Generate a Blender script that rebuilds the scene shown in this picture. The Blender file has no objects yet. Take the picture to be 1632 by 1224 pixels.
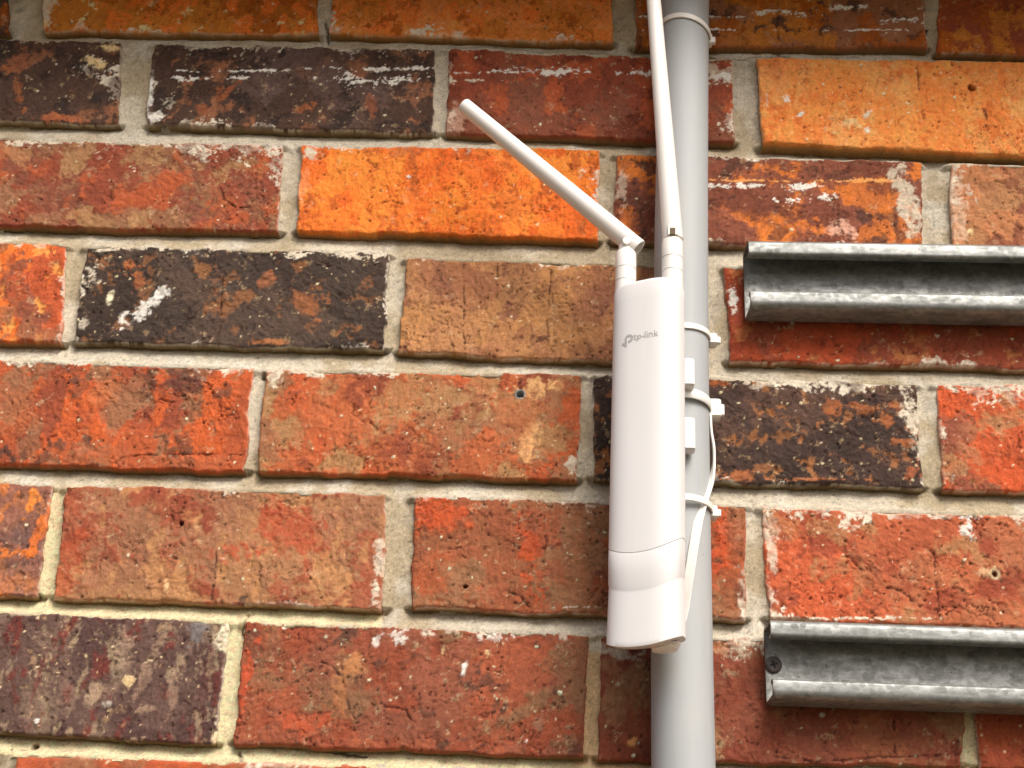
import bpy, math, random
import numpy as np
from mathutils import Matrix, Vector

# ------------------------------------------------------------------ camera
# X runs right along the wall, Z up, the brick faces lie near y = 0 and the camera stands at y < 0.
FPX, CX, CY = 2300.0, 816.0, 612.0              # focal length and centre of the 1632 x 1224 photograph
up_c = np.array([224.0, -4442.0, FPX]); up_c /= np.linalg.norm(up_c)
ri_c = np.array([52900.0, 1480.0, -FPX]); ri_c -= up_c * ri_c.dot(up_c); ri_c /= np.linalg.norm(ri_c)
no_c = np.cross(ri_c, up_c)                       # along the wall normal (sign fixed below)
if no_c[2] < 0: no_c = -no_c                      # into the wall = +Y
M_CW = np.array([ri_c, no_c, up_c])               # camera (right, down, forward) -> world
ZC = 0.887
fwd = M_CW @ np.array([0, 0, 1.0])
CAM = np.array([0.0, 0.0, 1.91]) - fwd * ZC       # the frame centre meets the wall at x = 0, z = 1.91

scn = bpy.context.scene
cam_d = bpy.data.cameras.new('camera'); cam = bpy.data.objects.new('camera', cam_d)
scn.collection.objects.link(cam); scn.camera = cam
cam_d.sensor_width = 36.0; cam_d.lens = 36.0 * FPX / 1632.0
cam_d.clip_start = 0.01; cam_d.clip_end = 500.0
r_, d_, f_ = (Vector(M_CW[:, i]) for i in range(3))
mw = Matrix((r_, -d_, -f_)).transposed().to_4x4(); mw.translation = Vector(CAM)
cam.matrix_world = mw

# ------------------------------------------------------------------ sky, sun, exposure
SUN_EL, SUN_AZ = 46.0, 27.0                        # azimuth: degrees to the right of straight out from the wall
wd = bpy.data.worlds.new('World'); scn.world = wd; wd.use_nodes = True
nt = wd.node_tree; bg = nt.nodes['Background']
sky = nt.nodes.new('ShaderNodeTexSky'); sky.sky_type = 'NISHITA'; sky.sun_disc = False
sky.sun_elevation = math.radians(SUN_EL); sky.sun_rotation = math.radians(180.0 - SUN_AZ)
sky.air_density = 0.7; sky.dust_density = 5.0; sky.ozone_density = 0.3
nt.links.new(sky.outputs[0], bg.inputs[0]); bg.inputs[1].default_value = 0.072
sd = bpy.data.lights.new('sun', 'SUN'); sun = bpy.data.objects.new('sun', sd); scn.collection.objects.link(sun)
sd.energy = 1.5; sd.angle = math.radians(34); sd.color = (1.0, 0.97, 0.93)
e, a = math.radians(SUN_EL), math.radians(SUN_AZ)
sdir = Vector((math.sin(a) * math.cos(e), -math.cos(a) * math.cos(e), math.sin(e)))   # towards the sun
sun.rotation_euler = sdir.to_track_quat('Z', 'Y').to_euler()
scn.view_settings.view_transform = 'Standard'; scn.view_settings.look = 'None'
scn.view_settings.exposure = 1.3; scn.view_settings.gamma = 1.0
scn.render.film_transparent = False

# ------------------------------------------------------------------ helpers
def P(px, py, h=0.0):
    """Point of the place seen at a photograph pixel, h metres proud of the wall."""
    d = M_CW @ np.array([(px - CX) / FPX, (py - CY) / FPX, 1.0])
    t = (-h - CAM[1]) / d[1]
    return CAM + d * t
def W(px, py):
    q = P(px, py); return np.array([q[0], q[2]])
MM = 0.001
PXM = 1.0 / 2600.0                                  # about one photograph pixel on the wall, in metres

def lin(c, g=1.0):
    c = np.asarray(c, float) / 255.0
    return np.where(c <= 0.04045, c / 12.92, ((c + 0.055) / 1.055) ** 2.4) * g

def _h(ix, iy, s):
    n = (ix.astype(np.int64) * 374761393 + iy.astype(np.int64) * 668265263 + s * 2147483647 * 7 + s * 1274126177) & 0xFFFFFFFF
    n = ((n ^ (n >> 13)) * 1274126177) & 0xFFFFFFFF
    n = ((n ^ (n >> 16)) * 2246822519) & 0xFFFFFFFF
    return ((n ^ (n >> 15)) & 0xFFFFFF) / float(0xFFFFFF)
def vn(x, y, s=0):
    ix, iy = np.floor(x), np.floor(y); fx, fy = x - ix, y - iy
    ux, uy = fx * fx * fx * (fx * (fx * 6 - 15) + 10), fy * fy * fy * (fy * (fy * 6 - 15) + 10)
    ix = ix.astype(np.int64); iy = iy.astype(np.int64)
    a, b, c, d = _h(ix, iy, s), _h(ix + 1, iy, s), _h(ix, iy + 1, s), _h(ix + 1, iy + 1, s)
    return (a * (1 - ux) + b * ux) * (1 - uy) + (c * (1 - ux) + d * ux) * uy
def fbm(x, y, sc, o=4, s=0, asp=1.0, gain=0.55):
    """fractal noise about 0..1; sc = feature size in metres, asp stretches it along x"""
    t = 0; w = 1.0; tot = 0; f = 1.0 / sc
    ca, sa = math.cos(0.5), math.sin(0.5)
    for k in range(o):
        xx, yy = x * f / asp, y * f
        if asp == 1.0: xx, yy = xx * ca - yy * sa, xx * sa + yy * ca
        t = t + w * vn(xx + 17.3 * k, yy + 5.1 * k, s + 13 * k); tot += w; w *= gain; f *= 2.03
    return t / tot
def cell(x, y, sc, s=0):
    """distance to the nearest of scattered points (in cells) and that point's random number"""
    x = x / sc; y = y / sc; ix = np.floor(x).astype(np.int64); iy = np.floor(y).astype(np.int64)
    best = np.full(x.shape, 9.0); rid = np.zeros(x.shape)
    for i in (-1, 0, 1):
        for j in (-1, 0, 1):
            cx, cy = ix + i, iy + j
            d = np.hypot(cx + _h(cx, cy, s) - x, cy + _h(cx, cy, s + 5) - y)
            m = d < best; best = np.where(m, d, best); rid = np.where(m, _h(cx, cy, s + 9), rid)
    return best, rid
def ss(a, b, x):
    t = np.clip((x - a) / (b - a + 1e-12), 0, 1); return t * t * (3 - 2 * t)
def qmask(n, cover, soft=0.03):
    if cover <= 0: return np.zeros_like(n)
    t = np.quantile(n, 1 - cover); return ss(t - soft, t + soft, n)
def mix(c, col, m): return c * (1 - m[..., None]) + np.asarray(col) * m[..., None]

def link(o, parent=None):
    scn.collection.objects.link(o)
    if parent is not None: o.parent = parent
    return o
def mesh_obj(name, v, f, mat, parent=None, smooth=True, col=None):
    me = bpy.data.meshes.new(name)
    v = np.asarray(v, np.float32)
    if isinstance(f, np.ndarray):
        n, k = f.shape
        me.vertices.add(len(v)); me.vertices.foreach_set('co', v.ravel())
        me.loops.add(n * k); me.loops.foreach_set('vertex_index', f.astype(np.int32).ravel())
        me.polygons.add(n); me.polygons.foreach_set('loop_start', np.arange(0, n * k, k, dtype=np.int32))
        me.update(calc_edges=True)
    else:
        me.from_pydata([tuple(map(float, p)) for p in v], [], f)
    if smooth: me.polygons.foreach_set('use_smooth', np.ones(len(me.polygons), bool))
    if col is not None:
        ca = me.color_attributes.new('col', 'FLOAT_COLOR', 'POINT')
        ca.data.foreach_set('color', np.c_[col, np.ones(len(col))].astype(np.float32).ravel())
    me.validate(); me.update()
    if mat is not None: me.materials.append(mat)
    return link(bpy.data.objects.new(name, me), parent)
def thing(name, label, cat, loc=(0, 0, 0), group=None):
    o = bpy.data.objects.new(name, None); o.empty_display_size = 0.02
    o.location = loc; link(o); o['label'] = label; o['category'] = cat
    if group: o['group'] = group
    return o
def tag(o, label=None, cat=None, group=None, kind=None):
    for k, v in (('label', label), ('category', cat), ('group', group), ('kind', kind)):
        if v: o[k] = v
    return o

class MB:
    """collects shapes for ONE mesh"""
    def __init__(s): s.v = []; s.f = []
    def add(s, v, f):
        b = len(s.v); s.v += [tuple(map(float, p)) for p in v]; s.f += [tuple(i + b for i in q) for q in f]; return s
    def build(s, name, mat, parent=None, smooth=True, angle=40, origin=None):
        o = np.zeros(3) if origin is None else np.asarray(origin)
        ob = mesh_obj(name, np.array(s.v) - o, s.f, mat, parent, smooth)
        if smooth and angle < 180:
            ob.data.set_sharp_from_angle(angle=math.radians(angle))
        return ob
def frame_of(t, ref):
    t = t / np.linalg.norm(t); n = ref - t * ref.dot(t); n /= np.linalg.norm(n); return t, n, np.cross(t, n)
def loft(rings, close=True, cap0=True, cap1=True):
    k = len(rings[0]); v = [p for r in rings for p in r]; f = []
    for i in range(len(rings) - 1):
        for j in range(k if close else k - 1):
            a, b = i * k + j, i * k + (j + 1) % k
            f.append((a, b, b + k, a + k))
    if cap0: f.append(tuple(range(k - 1, -1, -1)))
    if cap1: f.append(tuple(range((len(rings) - 1) * k, len(rings) * k)))
    return v, f
def tube(pts, rad, n=24, ref=(0, -1, 0), cap0=True, cap1=True):
    pts = [np.asarray(p, float) for p in pts]; ref = np.array(ref, float); rings = []
    for i, p in enumerate(pts):
        t = pts[min(i + 1, len(pts) - 1)] - pts[max(i - 1, 0)]
        if np.linalg.norm(t) < 1e-9: t = pts[-1] - pts[0]
        t, a, b = frame_of(t, ref); r = rad[i] if hasattr(rad, '__len__') else rad
        rings.append([p + r * (math.cos(2 * math.pi * k / n) * a + math.sin(2 * math.pi * k / n) * b) for k in range(n)])
    return loft(rings, True, cap0, cap1)
def lathe_along(p0, axis, prof, n=28, ref=(0, -1, 0), cap0=True, cap1=True):
    """prof: list of (distance along axis, radius)"""
    p0 = np.asarray(p0, float); t, a, b = frame_of(np.asarray(axis, float), np.array(ref, float))
    rings = [[p0 + t * d + r * (math.cos(2 * math.pi * k / n) * a + math.sin(2 * math.pi * k / n) * b) for k in range(n)] for d, r in prof]
    return loft(rings, True, cap0, cap1)
def rbox(c, ax, ay, az, hx, hy, hz, r):
    """rounded box about c with axes ax, ay, az: an eight-sided outline lofted with bevelled ends"""
    c = np.asarray(c, float); ax, ay, az = (np.asarray(q, float) for q in (ax, ay, az)); rings = []
    for z, k in ((-hz, r), (-hz + r, 0), (hz - r, 0), (hz, r)):
        X, Y = hx - k, hy - k
        o = [(X, Y - r), (X - r, Y), (-X + r, Y), (-X, Y - r), (-X, -Y + r), (-X + r, -Y), (X - r, -Y), (X, -Y + r)]
        rings.append([c + ax * u + ay * w + az * z for u, w in o])
    return loft(rings)

# ------------------------------------------------------------------ materials
def mat_new(name):
    m = bpy.data.materials.new(name); m.use_nodes = True
    return m, m.node_tree, m.node_tree.nodes['Principled BSDF']
def nd(nt, typ, **kw):
    n = nt.nodes.new(typ)
    for k, v in kw.items():
        if k in n.inputs: n.inputs[k].default_value = v
        else: setattr(n, k, v)
    return n
def ramp(nt, stops):
    r = nt.nodes.new('ShaderNodeValToRGB'); el = r.color_ramp.elements
    while len(el) < len(stops): el.new(0.5)
    for e_, (p, c) in zip(el, stops): e_.position = p; e_.color = tuple(c) + (1,) if len(c) == 3 else c
    return r
def brick_material(name, rough, fine, bump, grain_lo, grain_hi):
    """colour comes with the surface (clay patches, lime, paint splashes); the nodes add grain and fine relief"""
    m, nt, b = mat_new(name); L = nt.links.new
    at = nd(nt, 'ShaderNodeAttribute', attribute_name='col')
    tc = nd(nt, 'ShaderNodeTexCoord')
    n1 = nd(nt, 'ShaderNodeTexNoise', Scale=fine, Detail=6.0, Roughness=0.7); L(tc.outputs['Object'], n1.inputs['Vector'])
    n2 = nd(nt, 'ShaderNodeTexNoise', Scale=fine * 4.0, Detail=3.0, Roughness=0.75); L(tc.outputs['Object'], n2.inputs['Vector'])
    r1 = ramp(nt, [(0.3, (grain_lo,) * 3), (0.7, (grain_hi,) * 3)]); L(n1.outputs['Fac'], r1.inputs['Fac'])
    r2 = ramp(nt, [(0.3, (0.82,) * 3), (0.72, (1.14,) * 3)]); L(n2.outputs['Fac'], r2.inputs['Fac'])
    m1 = nd(nt, 'ShaderNodeMix', data_type='RGBA', blend_type='MULTIPLY'); m1.inputs[0].default_value = 1.0
    L(at.outputs['Color'], m1.inputs[6]); L(r1.outputs['Color'], m1.inputs[7])
    m2 = nd(nt, 'ShaderNodeMix', data_type='RGBA', blend_type='MULTIPLY'); m2.inputs[0].default_value = 1.0
    L(m1.outputs[2], m2.inputs[6]); L(r2.outputs['Color'], m2.inputs[7]); L(m2.outputs[2], b.inputs['Base Color'])
    b.inputs['Roughness'].default_value = rough; b.inputs['Specular IOR Level'].default_value = 0.25
    ad = nd(nt, 'ShaderNodeMath', operation='ADD'); L(n1.outputs['Fac'], ad.inputs[0]); L(n2.outputs['Fac'], ad.inputs[1])
    bp = nd(nt, 'ShaderNodeBump', Strength=bump, Distance=0.0010); L(ad.outputs[0], bp.inputs['Height']); L(bp.outputs[0], b.inputs['Normal'])
    return m
def plastic(name, rgb, rough=0.4, mottle=0.03, scale=60.0, sss=0.0, bump=0.0):
    m, nt, b = mat_new(name); L = nt.links.new
    tc = nd(nt, 'ShaderNodeTexCoord')
    n = nd(nt, 'ShaderNodeTexNoise', Scale=scale, Detail=5.0, Roughness=0.65); L(tc.outputs['Object'], n.inputs['Vector'])
    lo = [max(0, c * (1 - mottle)) for c in rgb]; hi = [min(1, c * (1 + mottle)) for c in rgb]
    r = ramp(nt, [(0.3, lo), (0.7, hi)]); L(n.outputs['Fac'], r.inputs['Fac']); L(r.outputs['Color'], b.inputs['Base Color'])
    b.inputs['Roughness'].default_value = rough
    if sss:
        b.inputs['Subsurface Weight'].default_value = sss; b.inputs['Subsurface Radius'].default_value = (0.004, 0.003, 0.002)
        b.inputs['Subsurface Scale'].default_value = 0.3
    if bump:
        bp = nd(nt, 'ShaderNodeBump', Strength=bump, Distance=0.0004); L(n.outputs['Fac'], bp.inputs['Height']); L(bp.outputs[0], b.inputs['Normal'])
    return m
def weathered(name, rgb, rough, dirt, amount, streak, specks=2.2):
    """plastic that has hung outdoors: faint dust streaks down its length, tiny specks and scuffs"""
    m, nt, b = mat_new(name); L = nt.links.new
    tc = nd(nt, 'ShaderNodeTexCoord'); mp = nd(nt, 'ShaderNodeMapping'); mp.inputs['Scale'].default_value = (1, 1, streak); L(tc.outputs['Object'], mp.inputs['Vector'])
    n = nd(nt, 'ShaderNodeTexNoise', Scale=170.0, Detail=6.0, Roughness=0.65); L(mp.outputs[0], n.inputs['Vector'])
    n0 = nd(nt, 'ShaderNodeTexNoise', Scale=14.0, Detail=4.0, Roughness=0.6); L(tc.outputs['Object'], n0.inputs['Vector'])
    mu = nd(nt, 'ShaderNodeMath', operation='MULTIPLY'); L(n.outputs['Fac'], mu.inputs[0]); L(n0.outputs['Fac'], mu.inputs[1])
    r = ramp(nt, [(0.24, (0, 0, 0)), (0.40, (1, 1, 1))]); L(mu.outputs[0], r.inputs['Fac'])
    fm = nd(nt, 'ShaderNodeMath', operation='MULTIPLY'); L(r.outputs['Color'], fm.inputs[0]); fm.inputs[1].default_value = amount
    mx = nd(nt, 'ShaderNodeMix', data_type='RGBA'); L(fm.outputs[0], mx.inputs[0]); mx.inputs[6].default_value = tuple(rgb) + (1,); mx.inputs[7].default_value = tuple(dirt) + (1,)
    v = nd(nt, 'ShaderNodeTexVoronoi', Scale=95.0); L(tc.outputs['Object'], v.inputs['Vector'])
    n2 = nd(nt, 'ShaderNodeTexNoise', Scale=33.0, Detail=1.0); L(tc.outputs['Object'], n2.inputs['Vector'])
    ad = nd(nt, 'ShaderNodeMath', operation='ADD'); L(v.outputs['Distance'], ad.inputs[0]); L(n2.outputs['Fac'], ad.inputs[1])
    r2 = ramp(nt, [(0.36, (1, 1, 1)), (0.42, (0, 0, 0))]); L(ad.outputs[0], r2.inputs['Fac'])
    f2 = nd(nt, 'ShaderNodeMath', operation='MULTIPLY'); L(r2.outputs['Color'], f2.inputs[0]); f2.inputs[1].default_value = min(1.0, amount * specks)
    m2 = nd(nt, 'ShaderNodeMix', data_type='RGBA'); L(f2.outputs[0], m2.inputs[0]); L(mx.outputs[2], m2.inputs[6]); m2.inputs[7].default_value = tuple(q * .55 for q in dirt) + (1,)
    L(m2.outputs[2], b.inputs['Base Color'])
    rr = ramp(nt, [(0.3, (rough - .06,) * 3), (0.7, (rough + .12,) * 3)]); L(n.outputs['Fac'], rr.inputs['Fac']); L(rr.outputs['Color'], b.inputs['Roughness'])
    bp = nd(nt, 'ShaderNodeBump', Strength=0.06, Distance=0.0003); L(n.outputs['Fac'], bp.inputs['Height']); L(bp.outputs[0], b.inputs['Normal'])
    return m
def galvanised(name):
    m, nt, b = mat_new(name); L = nt.links.new
    tc = nd(nt, 'ShaderNodeTexCoord')
    v = nd(nt, 'ShaderNodeTexVoronoi', Scale=330.0); L(tc.outputs['Object'], v.inputs['Vector'])
    mp = nd(nt, 'ShaderNodeMapping'); mp.inputs['Scale'].default_value = (0.35, 1, 1); L(tc.outputs['Object'], mp.inputs['Vector'])
    n = nd(nt, 'ShaderNodeTexNoise', Scale=150.0, Detail=6.0, Roughness=0.7); L(mp.outputs[0], n.inputs['Vector'])
    n3 = nd(nt, 'ShaderNodeTexNoise', Scale=900.0, Detail=2.0); L(tc.outputs['Object'], n3.inputs['Vector'])
    bw = nd(nt, 'ShaderNodeRGBToBW'); L(v.outputs['Color'], bw.inputs[0])
    mx = nd(nt, 'ShaderNodeMath', operation='MULTIPLY_ADD'); L(bw.outputs[0], mx.inputs[0]); mx.inputs[1].default_value = 0.22; L(n.outputs['Fac'], mx.inputs[2])
    r = ramp(nt, [(0.34, (0.10, 0.10, 0.09)), (0.55, (0.18, 0.185, 0.172)), (0.78, (0.29, 0.295, 0.28))]); L(mx.outputs[0], r.inputs['Fac'])
    sp = ramp(nt, [(0.27, (0.35, 0.33, 0.3)), (0.33, (1, 1, 1))]); L(n3.outputs['Fac'], sp.inputs['Fac'])
    mm = nd(nt, 'ShaderNodeMix', data_type='RGBA', blend_type='MULTIPLY'); mm.inputs[0].default_value = 1.0
    L(r.outputs['Color'], mm.inputs[6]); L(sp.outputs['Color'], mm.inputs[7])
    # rust creeping in from the cut end (x = 0)
    sx = nd(nt, 'ShaderNodeSeparateXYZ'); L(tc.outputs['Object'], sx.inputs[0])
    ru = nd(nt, 'ShaderNodeMath', operation='MULTIPLY_ADD'); L(n.outputs['Fac'], ru.inputs[0]); ru.inputs[1].default_value = -0.012; L(sx.outputs[0], ru.inputs[2])
    rm = nd(nt, 'ShaderNodeMapRange'); L(ru.outputs[0], rm.inputs[0]); rm.inputs[1].default_value = -0.0062; rm.inputs[2].default_value = -0.0042; rm.inputs[3].default_value = 0.8; rm.inputs[4].default_value = 0.0
    rx = nd(nt, 'ShaderNodeMix', data_type='RGBA'); L(rm.outputs[0], rx.inputs[0]); L(mm.outputs[2], rx.inputs[6]); rx.inputs[7].default_value = (0.075, 0.045, 0.028, 1)
    L(rx.outputs[2], b.inputs['Base Color'])
    b.inputs['Metallic'].default_value = 0.55
    rr = ramp(nt, [(0.3, (0.66,) * 3), (0.75, (0.44,) * 3)]); L(mx.outputs[0], rr.inputs['Fac']); L(rr.outputs['Color'], b.inputs['Roughness'])
    bp = nd(nt, 'ShaderNodeBump', Strength=0.35, Distance=0.0004); L(n.outputs['Fac'], bp.inputs['Height']); L(bp.outputs[0], b.inputs['Normal'])
    return m
BRICK = brick_material('fired_clay', 0.86, 420.0, 0.8, 0.82, 1.16)
MORTAR = brick_material('sand_mortar', 0.95, 700.0, 1.0, 0.72, 1.25)
WHITE = weathered('white_plastic', (0.66, 0.65, 0.635), 0.55, (0.58, 0.53, 0.46), 0.20, 0.1, 0.0)
WHITE2 = plastic('antenna_plastic', (0.74, 0.71, 0.655), 0.42, 0.012, 30.0)
NYLON = plastic('nylon', (0.72, 0.70, 0.65), 0.38, 0.03, 120.0, 0.15)
PVC = weathered('grey_pvc', (0.335, 0.35, 0.35), 0.6, (0.44, 0.42, 0.38), 0.42, 0.08)
PRINT = plastic('grey_print', (0.37, 0.36, 0.35), 0.6, 0.02)
GAP_SHADE = plastic('painted_gap_shade', (0.10, 0.07, 0.04), 0.8, 0.1)
GALV = galvanised('galvanised_steel')
SCREW = plastic('dark_screw_steel', (0.06, 0.045, 0.04), 0.45, 0.5, 500.0, 0.0, 0.5)
RUBBER = plastic('clear_gland', (0.80, 0.77, 0.70), 0.3, 0.08, 200.0, 0.2)
SOFFIT = plastic('painted_soffit', (0.42, 0.34, 0.22), 0.8, 0.06, 8.0)
EARTH = plastic('ground_earth', (0.13, 0.105, 0.06), 0.95, 0.35, 3.0)

# ------------------------------------------------------------------ the setting
g = mesh_obj('ground', [(-60, -120, 0), (60, -120, 0), (60, 0.2, 0), (-60, 0.2, 0)], [(0, 1, 2, 3)], EARTH, None, False)
tag(g, kind='structure')

#EAVE
Z_EAVE = 2.272
ev = thing('roof_eave', 'tan painted soffit boards and fascia of the eave above the brick wall', 'eave', (0, 0, Z_EAVE))
for i in range(2):
    y1 = -0.005 - i * 0.048
    v, f = rbox((0, y1 - 0.023, 0.009), (1, 0, 0), (0, 1, 0), (0, 0, 1), 1.3, 0.0228, 0.009, 0.002)
    MB().add(v, f).build('soffit_board', SOFFIT, ev, True, 30)
v, f = rbox((0, -0.113, 0.06), (1, 0, 0), (0, 1, 0), (0, 0, 1), 1.3, 0.011, 0.09, 0.002)
MB().add(v, f).build('fascia', SOFFIT, ev, True, 30)

# ------------------------------------------------------------------ the brick wall
# colours of the fired clay (sRGB)
OR = (246, 116, 44); RO = (188, 82, 46); RED = (150, 66, 44); RB = (138, 74, 54); TAN = (178, 116, 76); BRN = (158, 96, 66)
DK = (84, 57, 46); BLK = (60, 43, 37); PUR = (104, 76, 68); GRYT = (150, 124, 104); CHALK = (226, 212, 188); CRM = (236, 206, 150)
WHT = (240, 234, 222); AMB = (238, 134, 66); OCH = (204, 116, 40); DOR = (176, 84, 20)
GREYM = (220, 208, 184); CREAMM = (254, 224, 178); BUFFM = (226, 192, 146)
SPEC = {}
def spec(key, quad, base, layers=(), marks=(), eff=(0, 0, 0, 0), proud=0.0, specks=1.0, pits=1.0, drag=0.5, rough=1.0):
    """quad: photo corners TL, TR, BR, BL; layers: (colour, size mm, cover, stretch); eff: lime on top, right, bottom, left edge (mm)"""
    SPEC[key] = dict(quad=[W(*q) for q in quad], base=base, layers=layers, marks=marks, eff=eff, proud=proud, specks=specks, pits=pits, drag=drag, rough=rough)
q4 = lambda a, b, c, d: (a, b, c, d)
# course 0 (top)
spec('0a', q4((-420, -76), (11, -68), (13, 50), (-425, 42)), DK, [(DOR, 18, .25, 1)])
spec('0b', q4((66, -66), (503, -62), (507, 53), (70, 48)), OCH, [(DOR, 40, .5, .5), (OR, 18, .28, .5), (CRM, 7, .03, 1)], [('b', 72, 12, 18, 40, 0, GREYM, .9)], (1, 0, 1.5, 1), 0, 1.3)
spec('0c', q4((528, -60), (976, -54), (976, 66), (527, 52)), AMB, [(OCH, 30, .5, 1), (OR, 14, .22, .6), (DOR, 9, .12, .7)], [], (0, 0, 2, 3), 0, .9)
spec('0d', q4((1012, -52), (1475, -46), (1476, 74), (1012, 72)), BRN, [(OCH, 22, .5, 1.4), (DOR, 12, .3, 1), (DK, 8, .12, 1)],
     [('s', 1010, 1200, 27, 7, .75, WHT), ('s', 1010, 1190, 48, 4, .4, WHT), ('s', 1200, 1330, 20, 12, .25, WHT), ('s', 1320, 1385, 10, 14, .4, WHT), ('s', 1400, 1472, 30, 12, .6, WHT), ('s', 1230, 1450, 48, 4, .35, WHT), ('k', [(1240, 0), (1238, 40), (1244, 76)])], (0, 2, 0, 1))
spec('0e', q4((1496, -44), (1935, -36), (1940, 92), (1495, 82)), DOR, [(RED, 30, .5, .7), (OCH, 16, .3, .6)], [], (0, 0, 1, 0), 0, .6)
# course 1
spec('1a', q4((-275, 58), (194, 66), (188, 197), (-280, 186)), DK, [(BRN, 14, .2, 1), (BLK, 10, .25, 1)],
     [('b', 25, 105, 20, 22, .3, BRN, .9), ('b', 32, 150, 10, 40, -.4, (168, 100, 58), .9), ('b', 8, 112, 22, 8, .2, (168, 100, 58), .9), ('b', 150, 98, 34, 13, .45, CRM, 1), ('b', 172, 76, 26, 10, .2, CRM, 1), ('b', 90, 188, 36, 9, 0, (196, 112, 70), .9)], (1.5, 6, 1.5, 0), 0, 1.2)
spec('1b', q4((242, 70), (694, 80), (690, 210), (232, 199)), DK, [(BRN, 9, .16, 1), (PUR, 22, .3, 1), (BLK, 9, .2, 1)],
     [('s', 270, 485, 113, 6, .75, WHT), ('s', 270, 400, 124, 9, .35, WHT), ('s', 480, 695, 110, 9, .5, WHT), ('s', 490, 690, 128, 24, .42, WHT), ('b', 238, 150, 8, 50, -.05, WHT, 1), ('b', 246, 185, 16, 13, 0, WHT, .95), ('b', 268, 165, 15, 20, 0, CHALK, .6), ('b', 360, 150, 8, 36, .6, (170, 96, 54), .95), ('b', 350, 148, 12, 14, 0, (170, 96, 54), .9), ('b', 490, 172, 28, 9, 0, (176, 104, 60), .9), ('b', 318, 172, 16, 8, .6, (160, 92, 54), .9), ('b', 590, 170, 14, 22, .3, BRN, .9)], (2.5, 3, 1.5, 4), 0, 1.6)
spec('1c', q4((716, 78), (1168, 96), (1170, 225), (708, 211)), RED, [(RB, 35, .5, .8), ((120, 48, 30), 14, .25, 1), (RO, 20, .2, .7)],
     [('s', 718, 850, 115, 5, .8, WHT), ('s', 715, 830, 128, 5, .3, CHALK), ('s', 780, 905, 112, 10, .42, WHT), ('s', 860, 945, 114, 12, .55, WHT), ('s', 980, 1040, 116, 13, .75, WHT), ('b', 1150, 115, 40, 17, .1, CHALK, .75), ('b', 725, 190, 22, 28, 0, (216, 176, 150), .55), ('s', 1128, 1165, 122, 16, .6, WHT)], (1.5, 3, 0, 3), 0, .8)
spec('1d', q4((1207, 97), (1680, 104), (1685, 256), (1213, 233)), AMB, [((236, 146, 82), 26, .5, .8), ((244, 128, 62), 16, .3, .6), ((214, 112, 52), 8, .14, .6)],
     [('h', 1547, 145, 7), ('b', 1568, 186, 4, 16, -.15, (86, 44, 24), .95), ('b', 1276, 187, 5, 5, 0, WHT, .9), ('b', 1254, 163, 7, 5, .4, WHT, .9), ('b', 1380, 188, 4, 12, .6, CHALK, .9), ('b', 1350, 200, 16, 9, 0, CRM, .7), ('b', 1330, 215, 10, 8, 0, CRM, .8), ('b', 1381, 213, 5, 5, 0, WHT, .9), ('b', 1222, 170, 3, 22, 0, (214, 190, 168), .8), ('k', [(1460, 110), (1463, 150), (1470, 200)]), ('k', [(1515, 100), (1517, 146)]), ('b', 1230, 120, 20, 22, 0, (200, 120, 70), .5)], (0, 0, 0, 1.2), 3.6, 2.2, 1.3)
# course 2
spec('2a', q4((-20, 222), (452, 230), (442, 369), (-22, 359)), RED, [(RB, 30, .5, 1), (BRN, 20, .34, 1), (TAN, 12, .16, 1), (RO, 12, .2, 1)],
     [('b', 30, 245, 34, 22, .2, (180, 124, 84), .85), ('b', 340, 300, 36, 18, .6, BRN, .8), ('s', 0, 300, 226, 12, .7, CHALK), ('s', 300, 445, 238, 20, .5, CHALK), ('k', [(283, 236), (286, 250), (305, 236)]), ('k', [(352, 300), (358, 318), (378, 332), (400, 330)])], (3, 2, 0, 0), 0, 1.3)
spec('2b', q4((480, 232), (955, 240), (952, 382), (471, 369)), OR, [((240, 128, 52), 30, .45, .7), ((214, 92, 34), 20, .3, .8), ((176, 84, 36), 9, .14, .6)],
     [('b', 494, 244, 20, 16, 0, GREYM, 1), ('b', 482, 300, 12, 40, 0, (240, 160, 110), .6), ('b', 652, 282, 5, 3, 0, WHT, 1), ('k', [(585, 255), (605, 272), (630, 276), (655, 284)]), ('k', [(600, 326), (625, 320), (655, 330)]), ('b', 820, 325, 60, 22, .2, (170, 90, 40), .55), ('b', 800, 270, 30, 30, 0, (176, 84, 36), .5), ('b', 760, 245, 60, 14, 0, (160, 76, 36), .45), ('b', 640, 240, 60, 12, 0, (180, 110, 70), .6)], (1, 2.5, 0, 1.5), 1.0, 1.0, 1.3)  # broad brown blobs at right carry the antenna's soft shade in their colour
spec('2c', q4((982, 245), (1468, 258), (1470, 397), (976, 381)), RB, [((226, 118, 48), 14, .4, 1.6), ((122, 62, 44), 20, .36, 1.3), ((96, 56, 44), 8, .14, 1)],
     [('s', 1120, 1330, 297, 11, .85, WHT), ('s', 1120, 1450, 288, 6, .6, (240, 168, 96)), ('s', 1230, 1340, 318, 12, .35, WHT), ('b', 1345, 365, 26, 18, 0, (226, 172, 146), .9), ('b', 1285, 360, 28, 14, .4, (230, 130, 58), .8), ('b', 1448, 320, 24, 70, -.12, GREYM, .85), ('b', 990, 300, 10, 30, 0, CHALK, .5), ('k', [(1310, 252), (1312, 290)])], (1, 0, 1, 3), 0, 1.4)
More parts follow.
